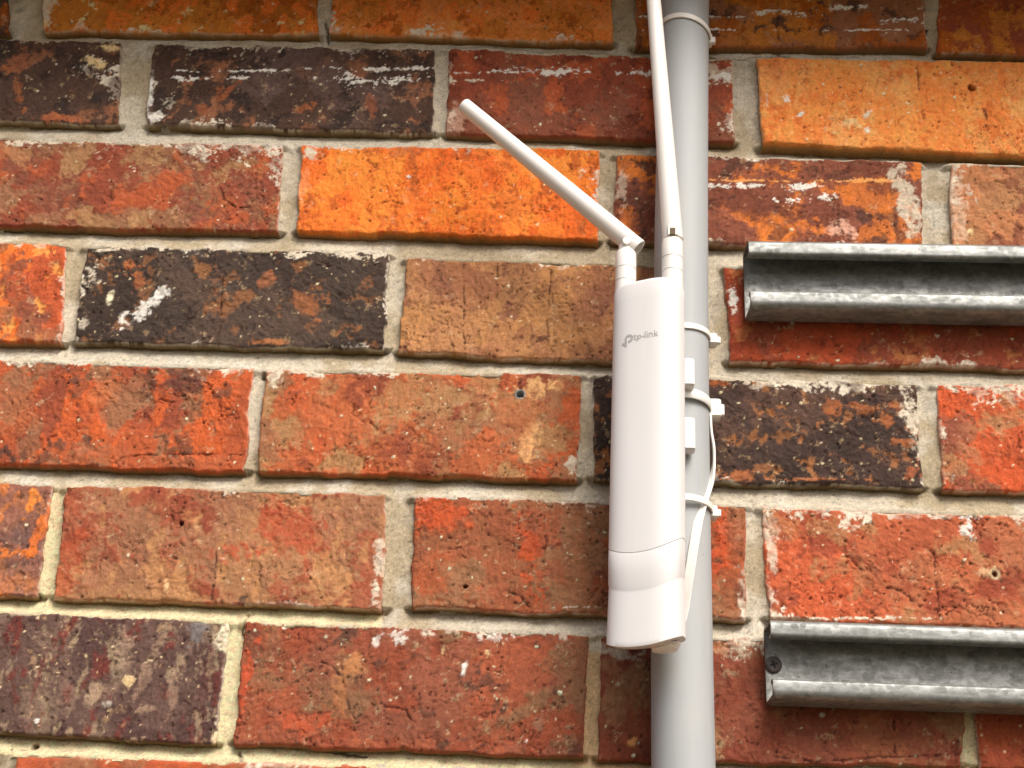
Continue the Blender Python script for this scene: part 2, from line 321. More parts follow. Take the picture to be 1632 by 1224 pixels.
spec('2d', q4((1513, 260), (1990, 272), (1995, 418), (1520, 404)), TAN, [(BRN, 26, .45, 1), ((196, 118, 76), 14, .3, 1), (RB, 10, .12, 1)],
     [('b', 1528, 345, 16, 56, 0, (224, 190, 160), .6), ('s', 1590, 1720, 262, 9, .95, WHT), ('k', [(1555, 292), (1575, 286), (1600, 292)]), ('b', 1548, 370, 5, 12, 0, CRM, .9)], (1.5, 0, 0, 3), 0, .8)
# course 3
spec('3a', q4((-372, 378), (106, 389), (96, 546), (-385, 534)), RO, [(OR, 24, .4, .6), (RB, 18, .34, 1), ((236, 150, 74), 9, .12, .6), (BRN, 14, .2, 1)], [], (2, 2, 0, 0), 0, 1.4)
spec('3b', q4((138, 392), (618, 402), (612, 556), (117, 543)), (72, 54, 47), [(BLK, 18, .3, 1), ((90, 66, 56), 28, .3, 1), ((140, 86, 56), 8, .10, .9)],
     [('b', 174, 476, 9, 18, .15, (238, 226, 190), 1), ('b', 230, 490, 44, 12, -.75, WHT, .85), ('b', 146, 440, 12, 22, 0, CHALK, .8), ('b', 132, 516, 10, 8, 0, CHALK, .8), ('b', 205, 425, 14, 10, .5, (186, 110, 60), .9), ('b', 220, 448, 12, 16, -.2, (176, 104, 60), .8), ('b', 490, 485, 34, 22, .8, (160, 98, 58), .9), ('b', 432, 440, 12, 22, .5, (170, 104, 66), .85), ('b', 325, 430, 26, 12, .4, (160, 106, 64), .8), ('b', 440, 546, 34, 6, 0, (190, 120, 70), .9), ('k', [(485, 498), (500, 508)]), ('s', 450, 612, 405, 16, .55, CHALK), ('s', 140, 420, 396, 10, .7, CHALK), ('k', [(355, 440), (352, 500), (348, 545)])], (1.5, .5, 1, 2), 0, 1.6)
spec('3c', q4((648, 411), (1116, 424), (1110, 582), (634, 560)), TAN, [((186, 122, 74), 26, .45, .8), (BRN, 20, .4, .8), ((140, 84, 62), 10, .14, 1)],
     [('k', [(738, 414), (740, 470), (738, 520), (742, 564)]), ('k', [(790, 412), (794, 450)]), ('b', 850, 538, 20, 8, .2, (96, 56, 44), .8), ('k', [(830, 536), (850, 548), (862, 540)]), ('k', [(878, 420), (876, 470), (872, 545)])], (1.2, 0, .5, 0), 0, 1.2, 2.2)
spec('3d', q4((1156, 424), (1640, 440), (1645, 586), (1164, 575)), RED, [((184, 70, 38), 30, .45, 1), ((150, 56, 32), 14, .3, 1), ((190, 104, 60), 10, .1, 1)],
     [('b', 1168, 475, 10, 16, 0, WHT, .9), ('b', 1168, 500, 7, 14, .4, WHT, .9), ('b', 1482, 574, 14, 6, 0, CHALK, .5), ('b', 1493, 535, 5, 4, 0, CHALK, .9)], (1, 0, 1, 1.5), 0, 1.4)
# course 4
spec('4a', q4((-145, 568), (402, 587), (388, 751), (-160, 734)), RO, [(RED, 30, .36, .8), ((212, 88, 42), 18, .34, .5), (BRN, 18, .28, .6), ((116, 66, 48), 9, .1, 1)],
     [('b', 285, 610, 46, 26, .1, (92, 56, 46), .85), ('b', 30, 660, 30, 44, 0, (176, 104, 66), .6), ('b', 150, 725, 80, 20, 0, (176, 100, 64), .7), ('b', 300, 735, 90, 12, 0, (178, 98, 62), .7), ('b', 110, 590, 26, 18, 0, (110, 66, 50), .7), ('b', 8, 722, 16, 12, 0, (80, 60, 52), .8), ('b', 160, 630, 24, 30, .5, (184, 112, 70), .6), ('s', 0, 250, 576, 14, .85, CHALK), ('k', [(60, 710), (75, 698), (90, 694)]), ('k', [(255, 635), (270, 640), (300, 637), (322, 636)]), ('k', [(182, 730), (230, 726), (320, 724), (380, 724)])], (2, .5, 0, 0), 0, 1.2, 1.5)
spec('4b', q4((424, 590), (926, 597), (920, 764), (412, 752)), (186, 88, 52), [((200, 84, 46), 30, .45, 1), (BRN, 26, .36, 1), (TAN, 16, .3, .8), (RED, 12, .15, 1)],
     [('b', 438, 602, 24, 16, -.6, GREYM, 1), ('b', 864, 620, 40, 14, -.2, (236, 186, 124), .75), ('b', 846, 700, 14, 44, .15, (232, 176, 118), .75), ('b', 820, 660, 46, 40, 0, (178, 112, 70), .7), ('b', 905, 640, 16, 50, 0, (166, 82, 46), .6), ('h', 829, 629, 6), ('r', 829, 629, 8, (156, 160, 158)), ('b', 912, 740, 10, 14, .3, GREYM, .9), ('k', [(860, 748), (880, 740), (895, 742)]), ('k', [(600, 738), (612, 730), (640, 710)]), ('b', 500, 660, 40, 50, 0, (178, 104, 66), .5), ('s', 445, 640, 592, 12, .6, CHALK)], (1.5, .5, 0, 0), 0, 1.2, 1.5)
spec('4c', q4((946, 598), (1462, 611), (1473, 776), (944, 762)), (72, 50, 44), [(BLK, 20, .34, 1), ((94, 64, 54), 30, .3, 1), ((166, 100, 60), 5, .11, 1)],
     [('s', 1150, 1460, 606, 14, .75, CHALK), ('b', 1327, 645, 18, 14, .6, (180, 104, 56), .9), ('b', 1368, 650, 24, 8, .1, (170, 100, 58), .9), ('b', 1430, 648, 18, 8, .1, (170, 100, 58), .9), ('b', 1455, 670, 14, 60, -.25, CHALK, .9), ('b', 1140, 607, 16, 10, 0, (186, 104, 54), .9), ('b', 1175, 757, 24, 7, 0, (186, 110, 64), .9), ('b', 1455, 752, 18, 14, 0, (176, 100, 62), .9), ('b', 1412, 670, 12, 12, .4, (180, 106, 60), .9), ('b', 1445, 705, 16, 6, 0, (180, 106, 60), .9), ('s', 1130, 1400, 764, 5, .7, (176, 110, 70))], (2, 3, 1, .5), 0, 2.6, 1.4)
spec('4d', q4((1492, 612), (2030, 626), (2040, 797), (1503, 780)), RO, [((206, 84, 44), 24, .4, 1), (RB, 18, .3, 1), (TAN, 12, .14, 1)],
     [('s', 1500, 1640, 618, 20, .6, CHALK), ('b', 1540, 690, 14, 20, 0, (170, 108, 76), .7), ('b', 1545, 725, 20, 14, 0, (176, 116, 80), .7)], (3, 0, 1, 1.5), 0, 1.2)
# course 5
spec('5a', q4((-460, 758), (84, 772), (60, 950), (-480, 932)), (150, 92, 74), [((112, 76, 68), 18, .4, 1), ((222, 120, 52), 12, .26, 1), (BRN, 12, .2, 1)],
     [('b', 52, 800, 8, 24, .1, (232, 140, 60), .9), ('b', 34, 880, 40, 8, .05, (228, 124, 48), .85), ('b', 60, 850, 8, 50, .2, (226, 116, 44), .8), ('b', 76, 860, 5, 50, .25, (110, 100, 104), .6), ('b', 20, 930, 40, 14, 0, (200, 124, 74), .6)], (0, 1, 1.5, 0), 0, 2.0)
spec('5b', q4((105, 774), (612, 787), (610, 971), (82, 952)), (162, 100, 70), [(TAN, 40, .36, .5), ((164, 76, 50), 30, .3, 1), ((188, 122, 78), 12, .2, .5), (RED, 12, .1, 1)],
     [('b', 470, 840, 70, 50, .3, (176, 78, 50), .8), ('b', 380, 880, 36, 14, -.1, (188, 80, 48), .8), ('b', 110, 900, 22, 60, .1, (176, 80, 48), .7), ('b', 445, 940, 16, 16, 0, (170, 80, 54), .6), ('b', 606, 890, 10, 40, 0, CHALK, .75), ('b', 598, 945, 8, 20, 0, CHALK, .75), ('h', 289, 835, 3.2), ('k', [(345, 880), (342, 915), (338, 955)]), ('b', 265, 935, 5, 14, 0, CRM, .6), ('b', 388, 957, 5, 7, 0, (60, 50, 44), .9)], (1.5, 2.5, .5, 0), 0, 1.0)
spec('5c', q4((660, 790), (1191, 806), (1188, 986), (654, 969)), (162, 78, 50), [((180, 80, 46), 26, .36, 1), (BRN, 24, .34, 1), ((158, 84, 54), 12, .2, 1), ((120, 60, 42), 7, .06, 1)],
     [('b', 700, 820, 60, 30, .2, (204, 84, 40), .7), ('b', 845, 880, 16, 60, -.2, (200, 84, 42), .8), ('b', 880, 915, 22, 14, .2, (150, 86, 58), .8), ('b', 860, 860, 26, 30, .2, (166, 76, 46), .6), ('k', [(805, 940), (830, 950), (845, 968)]), ('k', [(866, 845), (872, 862), (868, 885)]), ('k', [(700, 870), (722, 876), (735, 872)]), ('h', 742, 935, 3), ('b', 1150, 870, 16, 60, 0, (204, 84, 44), .7), ('b', 1172, 850, 16, 36, 0, (176, 104, 72), .6), ('b', 1182, 945, 10, 30, 0, CHALK, .6), ('s', 880, 960, 968, 4, .6, CHALK)], (1.2, 1.2, .8, 0), 0, 1.3, 1.6)
spec('5d', q4((1213, 808), (1740, 824), (1744, 1004), (1226, 986)), (182, 88, 56), [((200, 88, 52), 24, .36, 1), ((176, 100, 66), 24, .36, 1), (RED, 14, .2, 1), (TAN, 9, .1, 1)],
     [('b', 1230, 880, 9, 70, 0, CHALK, .75), ('b', 1250, 835, 26, 20, 0, (178, 116, 76), .7), ('b', 1385, 900, 22, 40, 0, (176, 106, 70), .7), ('b', 1375, 895, 5, 26, -1.0, (120, 62, 40), .8), ('k', [(1346, 884), (1360, 894), (1378, 914)]), ('b', 1320, 842, 12, 3, .2, (110, 54, 36), .8), ('b', 1540, 848, 12, 10, 0, WHT, .85), ('b', 1546, 822, 20, 6, 0, WHT, .85), ('b', 1546, 834, 5, 16, 0, WHT, .85), ('b', 1612, 822, 18, 9, 0, CHALK, .8), ('r', 1585, 915, 8, (200, 180, 140)), ('h', 1585, 915, 3), ('b', 1570, 912, 14, 6, .1, (224, 186, 140), .7), ('b', 1620, 880, 30, 30, 0, (176, 108, 74), .6), ('b', 1600, 928, 22, 4, .1, (120, 56, 38), .6), ('s', 1270, 1500, 986, 5, .6, CHALK), ('k', [(1412, 935), (1440, 945), (1458, 960)]), ('k', [(1488, 880), (1492, 930), (1496, 975)])], (2, 0, 1, 3), 0, 1.6, 2.2)
# course 6
spec('6a', q4((-165, 968), (366, 990), (342, 1186), (-185, 1160)), (100, 72, 66), [((124, 96, 84), 24, .34, .5), ((82, 56, 54), 16, .34, .7), ((156, 128, 106), 9, .1, .4), ((112, 50, 44), 10, .1, .4)],
     [('b', 200, 1030, 12, 26, -.2, (166, 138, 116), .8), ('b', 238, 1060, 9, 50, .25, (164, 134, 110), .7), ('b', 150, 1106, 12, 18, .1, (176, 148, 120), .8), ('b', 272, 1110, 10, 24, .1, (160, 130, 108), .8), ('b', 236, 1132, 18, 10, .1, (168, 140, 114), .8), ('b', 110, 1106, 16, 22, 0, (140, 112, 96), .7), ('b', 172, 1120, 9, 6, .2, (190, 176, 160), .9), ('b', 318, 1004, 14, 20, .2, (128, 124, 124), .9), ('b', 60, 1080, 4, 60, .1, (112, 52, 48), .8), ('b', 356, 1014, 18, 24, 0, (246, 230, 196), 1), ('b', 330, 1090, 12, 80, 0, (92, 48, 46), .6), ('b', 355, 1110, 4, 50, .2, (230, 210, 180), .7), ('b', 58, 1148, 5, 5, 0, WHT, 1), ('b', 208, 1085, 8, 6, 0, CRM, .8), ('b', 345, 1175, 10, 12, 0, (244, 220, 180), .9), ('s', 200, 340, 1178, 6, .4, (190, 160, 130))], (.5, .5, 0, 0), 0, 2.5)
spec('6b', q4((388, 991), (938, 1011), (928, 1207), (374, 1184)), (154, 74, 52), [((176, 78, 50), 26, .4, 1), ((148, 88, 60), 22, .34, 1), ((160, 66, 42), 12, .3, 1), ((104, 56, 42), 8, .06, 1)],
     [('b', 556, 1062, 24, 26, .3, (184, 124, 78), .85), ('b', 545, 1095, 8, 36, .1, (170, 112, 70), .7), ('b', 739, 1066, 4.5, 12, .2, WHT, 1), ('b', 636, 1012, 14, 11, .2, WHT, .8), ('b', 680, 1008, 12, 6, 0, CHALK, .8), ('b', 785, 1013, 20, 8, .1, WHT, .7), ('b', 722, 1007, 12, 5, 0, CHALK, .7), ('b', 896, 1014, 10, 7, 0, CHALK, .7), ('b', 599, 1022, 5, 7, 0, WHT, .8), ('b', 706, 1038, 5, 6, 0, CRM, .9), ('b', 735, 1037, 4, 6, 0, CRM, .9), ('b', 774, 1039, 5, 6, 0, CRM, .9), ('b', 752, 1042, 14, 9, 0, (156, 98, 64), .8), ('k', [(592, 1122), (620, 1126), (645, 1130), (655, 1148)]), ('k', [(512, 1055), (530, 1060), (545, 1080)]), ('k', [(545, 1058), (548, 1096), (556, 1130)]), ('b', 410, 1055, 5, 5, 0, WHT, .9), ('b', 840, 1185, 4, 6, 0, WHT, .9), ('k', [(842, 1190), (850, 1170)]), ('b', 480, 1150, 40, 20, 0, (186, 84, 50), .7), ('b', 400, 1130, 18, 50, 0, (160, 92, 62), .7), ('b', 860, 1150, 12, 10, 0, (150, 108, 84), .8), ('b', 394, 1080, 10, 60, .1, (204, 84, 48), .7)], (1, 0, 0, 0), 0, 1.6, 1.8)
spec('6c', q4((958, 1010), (1538, 1028), (1535, 1222), (954, 1209)), (146, 68, 48), [((160, 72, 48), 26, .4, .8), (BRN, 26, .36, .6), ((140, 58, 40), 12, .3, 1)],
     [('b', 1175, 1035, 30, 14, .1, CHALK, .75), ('b', 1195, 1024, 26, 12, .1, GREYM, .9), ('b', 1150, 1030, 24, 14, 0, (176, 116, 78), .8), ('b', 1009, 1182, 6, 6, 0, (226, 160, 96), .9), ('b', 990, 1040, 30, 9, .1, (190, 180, 160), .75), ('b', 1400, 1170, 40, 50, 0, (164, 104, 70), .5), ('k', [(1425, 1140), (1428, 1200)]), ('b', 1311, 1137, 4, 4, 0, WHT, .9), ('k', [(1230, 1205), (1300, 1214), (1400, 1206), (1530, 1202)])], (2.5, 0, 0, 0), -1.0, 1.0)
spec('6d', q4((1553, 1028), (2100, 1046), (2105, 1240), (1560, 1224)), (160, 72, 42), [((184, 92, 50), 20, .3, .6), (RED, 16, .4, 1)], [], (0, 0, 0, .5), 0, 1.0)
# course 7
spec('7a', q4((-560, 1182), (-2, 1198), (-24, 1420), (-590, 1400)), RB, [(RO, 20, .4, 1)])
spec('7b', q4((24, 1201), (590, 1222), (584, 1446), (-2, 1424)), (168, 82, 54), [(RO, 24, .4, 1), (BRN, 18, .3, 1)], [], (1, 0, 0, .5))
spec('7c', q4((622, 1226), (1200, 1248), (1205, 1470), (618, 1448)), (168, 78, 50), [(RO, 24, .4, 1), (BRN, 18, .3, 1)], [], (1, 0, 0, 0))
spec('7d', q4((1226, 1250), (1810, 1270), (1822, 1494), (1232, 1472)), (158, 72, 48), [(RED, 24, .4, 1), (BRN, 18, .3, 1)], [], (1, 0, 0, 0))

for k_, t_ in {'6b': (.84, 1.06, 1.1), '6c': (.86, 1.06, 1.08), '5c': (.88, 1.06, 1.08), '4b': (.92, 1.06, 1.06), '2a': (.92, 1.05, 1.08), '1c': (.95, 1.05, 1.05), '3d': (.92, 1.02, 1.02), '5b': (.96, 1.02, 1.05), '2b': (1.12, 1.06, 1.0), '1d': (1.14, 1.08, 1.05), '4a': (.9, 1.0, 1.02), '6a': (1.04, .97, .88), '4c': (.95, .95, .9), '3b': (.95, .95, .9), '0c': (1.05, 1, 1)}.items(): SPEC[k_]['tint'] = t_
GAIN = 1.06
MORTAR_ZONES = [  # photo boxes (x0, y0, x1, y1, colour)
    (-60, 945, 606, 1000, CREAMM), (320, 980, 392, 1200, CREAMM), (-60, 1170, 955, 1290, CREAMM), (50, 775, 106, 960, CREAMM),
    (925, 1036, 962, 1215, BUFFM), (955, 1205, 1140, 1290, BUFFM), (1530, 1120, 1562, 1235, CREAMM)]

def quad_uv(q, x, z):
    """signed distances of wall points outside each edge (top, right, bottom, left) of a brick outline"""
    (tl, tr, br, bl) = q; out = []
    for a, b in ((tl, tr), (tr, br), (br, bl), (bl, tl)):
        t = (b - a) / np.linalg.norm(b - a)
        out.append((x - a[0]) * (-t[1]) + (z - a[1]) * t[0])         # positive outside (outline runs clockwise)
    return out
def seg_dist(x, z, pts):
    d = np.full(x.shape, 9.0)
    for a, b in zip(pts[:-1], pts[1:]):
        ab = b - a; t = np.clip(((x - a[0]) * ab[0] + (z - a[1]) * ab[1]) / ab.dot(ab), 0, 1)
        d = np.minimum(d, np.hypot(x - a[0] - t * ab[0], z - a[1] - t * ab[1]))
    return d

def brick_mesh(sp, seed, res):
    tl, tr, br, bl = sp['quad']; w = np.linalg.norm(tr - tl); h = np.linalg.norm(bl - tl)
    nu, nv = int(w / res) + 1, int(h / res) + 1
    # rows of points crowd a little towards the arrises
    def crowd(n):
        t = np.linspace(0, 1, n); return t - 0.035 * np.sin(2 * math.pi * t) / math.pi * 1.0
    s, t = np.meshgrid(crowd(nu), crowd(nv))
    x = (tl[0] * (1 - s) + tr[0] * s) * (1 - t) + (bl[0] * (1 - s) + br[0] * s) * t
    z = (tl[1] * (1 - s) + tr[1] * s) * (1 - t) + (bl[1] * (1 - s) + br[1] * s) * t
    S = seed * 101
    wx = (fbm(x, z, .022, 4, S) - .5) * 4.2 * MM + (fbm(x, z, .005, 2, S + 1) - .5) * 1.3 * MM
    wz = (fbm(x, z, .026, 4, S + 2) - .5) * 4.0 * MM + (fbm(x, z, .005, 2, S + 3) - .5) * 1.3 * MM
    dT, dR, dB, dL = t * h, (1 - s) * w, (1 - t) * h, s * w
    d = np.minimum(np.minimum(dT, dB), np.minimum(dL, dR))
    X, Z = x + wx, z + wz
    rr = (1.1 + 3.2 * np.clip(fbm(x, z, .018, 3, S + 4) - .35, 0, 1)) * MM          # arris wear
    k = np.clip(1 - d / rr, 0, 1); drop = rr * (1 - np.sqrt(np.clip(1 - k * k, 0, 1)))
    big = fbm(x, z, .03, 4, S + 5) - .5; mid = fbm(x, z, .009, 4, S + 6) - .5; fin = fbm(x, z, .0025, 2, S + 7) - .5
    dragn = fbm(x, z, .05, 4, S + 8, asp=.05) - .5
    R = sp['rough']
    y = -sp['proud'] * MM + (big * 1.9 + mid * 1.2 + fin * .5) * MM * R + dragn * sp['drag'] * 1.0 * MM + drop
    # ---- clay colour: patches of the body colours, smeared folds, pits
    c = np.ones(x.shape + (3,)) * lin(sp['base'])
    c *= (1 + .55 * (fbm(x, z, .03, 5, S + 9, gain=.65) - .5))[..., None]
    hfn = fbm(x, z, .003, 3, S + 19, gain=.75) - .5
    an = .9 + (seed * 2.399) % 1.5; ca, sa = math.cos(an), math.sin(an)
    stw = fbm(x * ca + z * sa, -x * sa + z * ca, .006, 4, S + 29, asp=3.5, gain=.65) - .5
    for i, (col, size, cover, asp) in enumerate(sp['layers']):
        n = fbm(x + wx * 4 + stw * .004, z + wz * 4 + stw * .006, size * 1.5 * MM, 6, S + 20 + i, asp=asp if asp != 1 else 1.0, gain=.5)
        m = .5 * qmask(n + hfn * .15, cover, .015) + .5 * qmask(n + hfn * .3, cover, .07)
        c = mix(c, lin(col), m * (.62 + .3 * ss(.35, .6, fbm(x, z, .012, 4, S + 80 + i)))); y = y - m * .42 * MM * (1 if i % 2 else -1)
    # smears of the wet clay: short strokes in one direction per brick, with a hairline crackle
    an = .9 + (seed * 2.399) % 1.5; ca, sa = math.cos(an), math.sin(an)
    st = fbm(x * ca + z * sa + wx * 2, -x * sa + z * ca + wz * 2, .0035, 5, S + 30, asp=3.2, gain=.7) - .5
    c *= (1 + .38 * st)[..., None]; y -= st * 1.7 * MM
    hf = fbm(x, z, .0024, 3, S + 31, gain=.8) - .5; c *= (1 + .36 * hf)[..., None]; y -= hf * .75 * MM
    cr = np.abs(fbm(x + wx, z + wz, .0075, 4, S + 32, gain=.7) - .5); cr = (1 - ss(.0, .022, cr)) * qmask(fbm(x, z, .013, 4, S + 33), .16 * sp['pits'], .04)
    y += cr * 1.1 * MM; c = mix(c, lin((66, 34, 24)), cr * .6)
    pale = fbm(x, z, .006, 5, S + 34, gain=.75); c = mix(c, lin((214, 168, 128)), qmask(pale, .025, .03) * .35)
    # drag lines of the wire cut
    dl = fbm(x, z, .02, 3, S + 40, asp=.04); c *= (1 + sp['drag'] * .3 * (dl - .5))[..., None]
    # torn folds: dark short creases
    rdg = np.abs(fbm(x + wx * 2, z + wz * 2, .016, 4, S + 41, gain=.6) - .5)
    fold = (1 - ss(.0, .012, rdg)) * qmask(fbm(x, z, .02, 3, S + 42), .2 * sp['pits'], .04)
    y += fold * .9 * MM; c = mix(c, lin((70, 34, 22)), fold * .65)
    # pits and grog
    cd, ci = cell(x, z, .0045, S + 43); pit = (1 - ss(.10, .24, cd)) * (ci < .05 * sp['pits']) 
    y += pit * 1.0 * MM; c = mix(c, lin((56, 30, 20)), pit * .7)
    cd, ci = cell(x, z, .0032, S + 44); sp_m = (1 - ss(.10, .24, cd)) * (ci < .016 * sp['specks'])
    c = mix(c, lin((234, 196, 158)), sp_m * .85); y -= sp_m * .35 * MM
    cd, ci = cell(x, z, .012, S + 45); sp_m = (1 - ss(.05, .085, cd + (fin) * .08)) * (ci < .05 * sp['specks'])
    c = mix(c, lin((238, 206, 170)), sp_m * .9); y -= sp_m * .5 * MM
    c = c * np.array([.97, 1.14, 1.16]) * np.array(sp.get('tint', (1, 1, 1)))
    # ---- lime and mortar smeared over the edges
    en = fbm(x, z, .007, 5, S + 46, gain=.65)
    en2 = fbm(x, z, .03, 3, S + 47)
    for dist, wd_ in zip((dT, dR, dB, dL), sp['eff']):
        if wd_ <= 0: continue
        m = 1 - ss(.30, .60, dist / (wd_ * MM * 1.5 * np.clip(en2 * 6.0 - (2.6 if wd_ > 1.5 else 3.2), .02, 2.2)) * .5 + (en - .5) * 2.2 + (fbm(x, z, .0020, 2, S + 50) - .5) * 1.6)
        c = mix(c, lin((230, 218, 196)) * (.72 + .5 * fbm(x, z, .004, 4, S + 53, gain=.7))[..., None], m * (.30 + .65 * ss(.36, .6, fbm(x, z, .011, 4, S + 54))))
    # arrises are a little paler where the skin is worn off
    c = mix(c, lin(np.clip(np.array(sp['base']) * 1.12 + 14, 0, 255)), (1 - ss(0, 1.6 * MM, d + (en - .5) * 2 * MM)) * .35)
    # ---- single marks seen on this brick, painted shade among them
    jag = (fbm(x, z, .0055, 5, S + 48, gain=.7) - .5); jag2 = fbm(x, z, .0018, 2, S + 49)
    for mk in sp['marks']:
        if mk[0] == 'b':
            _, px, py, rx, ry, rot, col, op = mk; q = W(px, py); rx *= PXM; ry *= PXM * 1.08
            dx, dz = X - q[0], -(Z - q[1]); ca, sa = math.cos(rot), math.sin(rot)
            u, v = (dx * ca + dz * sa) / rx, (-dx * sa + dz * ca) / ry
            rad = np.hypot(u, v) + jag * (1.0 if op >= .95 else 1.7) * min(1.9, .012 / max(min(rx, ry), .003)) + (jag2 - .5) * .35 + (stw * 1.1 if op < .95 else 0)
            m = (1 - ss(.55, 1.0, rad)) * op * (.78 if (sum(sp['base']) < 240 and sum(col) < 420) else 1)
            m = m * (.62 + .38 * ss(.32, .52, fbm(x, z, .003, 3, S + 51, gain=.7)))
            c = mix(c, lin(col), m); y -= m * .25 * MM
        elif mk[0] == 's':
            _, x0, x1, py, th, den, col = mk; a, b = W(x0, py), W(x1, py)
            L_ = b[0] - a[0]; tt = (X - a[0]) / L_; zc = a[1] + (b[1] - a[1]) * tt
            band = np.exp(-((Z - zc) / (th * PXM * .62)) ** 2) * ss(-.04, .06, tt) * (1 - ss(.92, 1.05, tt))
            n = .45 * fbm(x, z, .009, 3, S + 60 + int(px_seed(x0, py)), asp=2.0) + .55 * fbm(x, z, .0019, 3, S + 61 + int(px_seed(x0, py)), asp=1.8, gain=.8)
            m = ss(-.02, .05, band * (.25 + .30 * den) - (.60 - n) * 1.6 - .22) * (band > .04)
            c = mix(c, lin(col), m * .93); y -= m * .15 * MM
        elif mk[0] == 'h':
            q = W(mk[1], mk[2]); r0 = mk[3] * PXM; dd = np.hypot(X - q[0], Z - q[1]); m = 1 - ss(r0 * .75, r0 * 1.05, dd)
            y += m * 9 * MM; c = mix(c, lin((34, 24, 18)), m)
        elif mk[0] == 'r':
            q = W(mk[1], mk[2]); r0 = mk[3] * PXM; dd = np.hypot(X - q[0], Z - q[1]); m = (1 - ss(r0 * .9, r0 * 1.25, dd)) * ss(r0 * .45, r0 * .7, dd)
            c = mix(c, lin(mk[4]), m); y -= m * .3 * MM
        elif mk[0] == 'k':
            dd = seg_dist(X + (jag * 3.0) * MM, Z + (jag2 - .5) * 1.6 * MM, [W(*p) for p in mk[1]]); m = (1 - ss(.1 * MM, .8 * MM, dd)) * ss(.36, .56, fbm(x, z, .007, 3, S + 52))
            y += m * 1.2 * MM; c = mix(c, lin((60, 32, 22)), m * .75)
    # ---- sides run back into the joint
    n = nu * nv; V = np.stack([X, y, Z], -1).reshape(-1, 3); C_ = np.clip(c.reshape(-1, 3) * GAIN, .004, .88)
    idx = np.arange(n).reshape(nv, nu)
    F = np.stack([idx[1:, :-1], idx[1:, 1:], idx[:-1, 1:], idx[:-1, :-1]], -1).reshape(-1, 4)
    ring = np.concatenate([idx[0, :], idx[1:, -1], idx[-1, -2::-1], idx[-2:0:-1, 0]])
    Vs, Cs, Fs = [V], [C_], [F]; prev = ring; base = n
    sidec = lin((140, 118, 78)) * GAIN
    yr = V[ring][:, 1]; kn_ = 41; ys = np.convolve(np.r_[yr[-20:], yr, yr[:20]], np.ones(kn_) / kn_, 'valid'); ys = np.maximum(ys, yr - 1.2 * MM); mc = C_.mean(0)
    for dep in (2.2, 5.0, 9.0, 28.0):
        vv = V[ring].copy(); nn = (fbm(vv[:, 0] + dep * .01, vv[:, 2] + dep * .013, .004, 3, S + 70) - .5)
        vv[:, 1] = ys + dep * MM; vv[:, 0] += nn * .9 * MM; vv[:, 2] += nn * .9 * MM
        cc = (mc * .22 + sidec * .78) * (1 + .5 * nn)[:, None] if dep > 2.5 else C_[ring] * .4 + (mc * .2 + sidec * .8) * .6
        new = base + np.arange(len(ring)); base += len(ring)
        Fs.append(np.stack([prev, np.roll(prev, -1), np.roll(new, -1), new], -1)); Vs.append(vv); Cs.append(cc); prev = new
    return np.concatenate(Vs), np.concatenate(Fs), np.concatenate(Cs)
def px_seed(a, b): return (a * 7 + b * 13) % 97

wall = thing('brick_wall', 'weathered wall of red, orange, tan and near-black bricks in grey and cream mortar', 'wall', (0, 0, 0))
BLABEL = {'1b': 'dark brown brick splashed with white paint', '1d': 'bright orange brick with a small drilled hole', '2b': 'bright orange brick behind the slanting antenna',
          '3b': 'near-black brick with two pale paint marks', '4b': 'red brick with a grey plug in a drilled hole', '4c': 'near-black brick with orange flecks behind the pipe',
          '3c': 'tan brick beside the top of the white housing', '6a': 'purple-brown brick with grey smears', '1a': 'dark brown brick with a cream paint splash'}
for i, (k, sp) in enumerate(SPEC.items()):
    v, f, c = brick_mesh(sp, i + 1, 0.00072 if k[0] != '7' else .0016)
    o = mesh_obj('brick', v, f, BRICK, wall, True, c)
    if k in BLABEL: o['label'] = BLABEL[k]

# courses that carry on outside the photograph: plain bricks, six shared shapes
rng = random.Random(4)
gen = []
for j, (b, ls) in enumerate([(RB, [(RO, 24, .4, 1)]), (RED, [(BRN, 20, .4, 1)]), (DK, [(BRN, 14, .25, 1)]), (AMB, [(OR, 20, .4, 1)]), (TAN, [(BRN, 20, .4, 1)]), (RO, [(RED, 20, .4, 1)])]):
    Lh, Hh = .0965, .035
    spg = dict(quad=[np.array(q) for q in ((-Lh, Hh), (Lh, Hh), (Lh, -Hh), (-Lh, -Hh))], base=b, layers=ls, marks=(), eff=(1, 1, 0, 1), proud=0, specks=1, pits=1, drag=.5, rough=1)
    v, f, c = brick_mesh(spg, 60 + j, .003); o = mesh_obj('brick', v, f, BRICK, wall, True, c); gen.append(o.data); bpy.data.objects.remove(o)
X0, X1 = -.80, .80
placed = []
def plain(xc, zc, roll=0.0):
    o = bpy.data.objects.new('brick', gen[rng.randrange(6)]); link(o, wall)
    o.location = (xc, rng.uniform(-.001, .001), zc); o.rotation_euler = (0, roll, 0); placed.append((xc, zc))
rows = {}
for k, sp in SPEC.items(): rows.setdefault(k[0], []).append(sp['quad'])
PITCH, COURSE = .2045, .0815
info = []
for r in sorted(rows):
    qs = rows[r]; l, rr_ = qs[0], qs[-1]
    zl = (l[0][1] + l[3][1]) / 2; zr = (rr_[1][1] + rr_[2][1]) / 2; info.append((zl, zr, l[0][0]))
    x = (l[0][0] + l[3][0]) / 2 - .0105 - .0965
    while x > X0: plain(x, zl); x -= PITCH
    x = (rr_[1][0] + rr_[2][0]) / 2 + .0105 + .0965
    while x < X1: plain(x, zr); x += PITCH
zt = np.mean(info[0][:2]); zb = np.mean(info[-1][:2]); n_up = int((Z_EAVE + .02 - zt) / COURSE + .5)
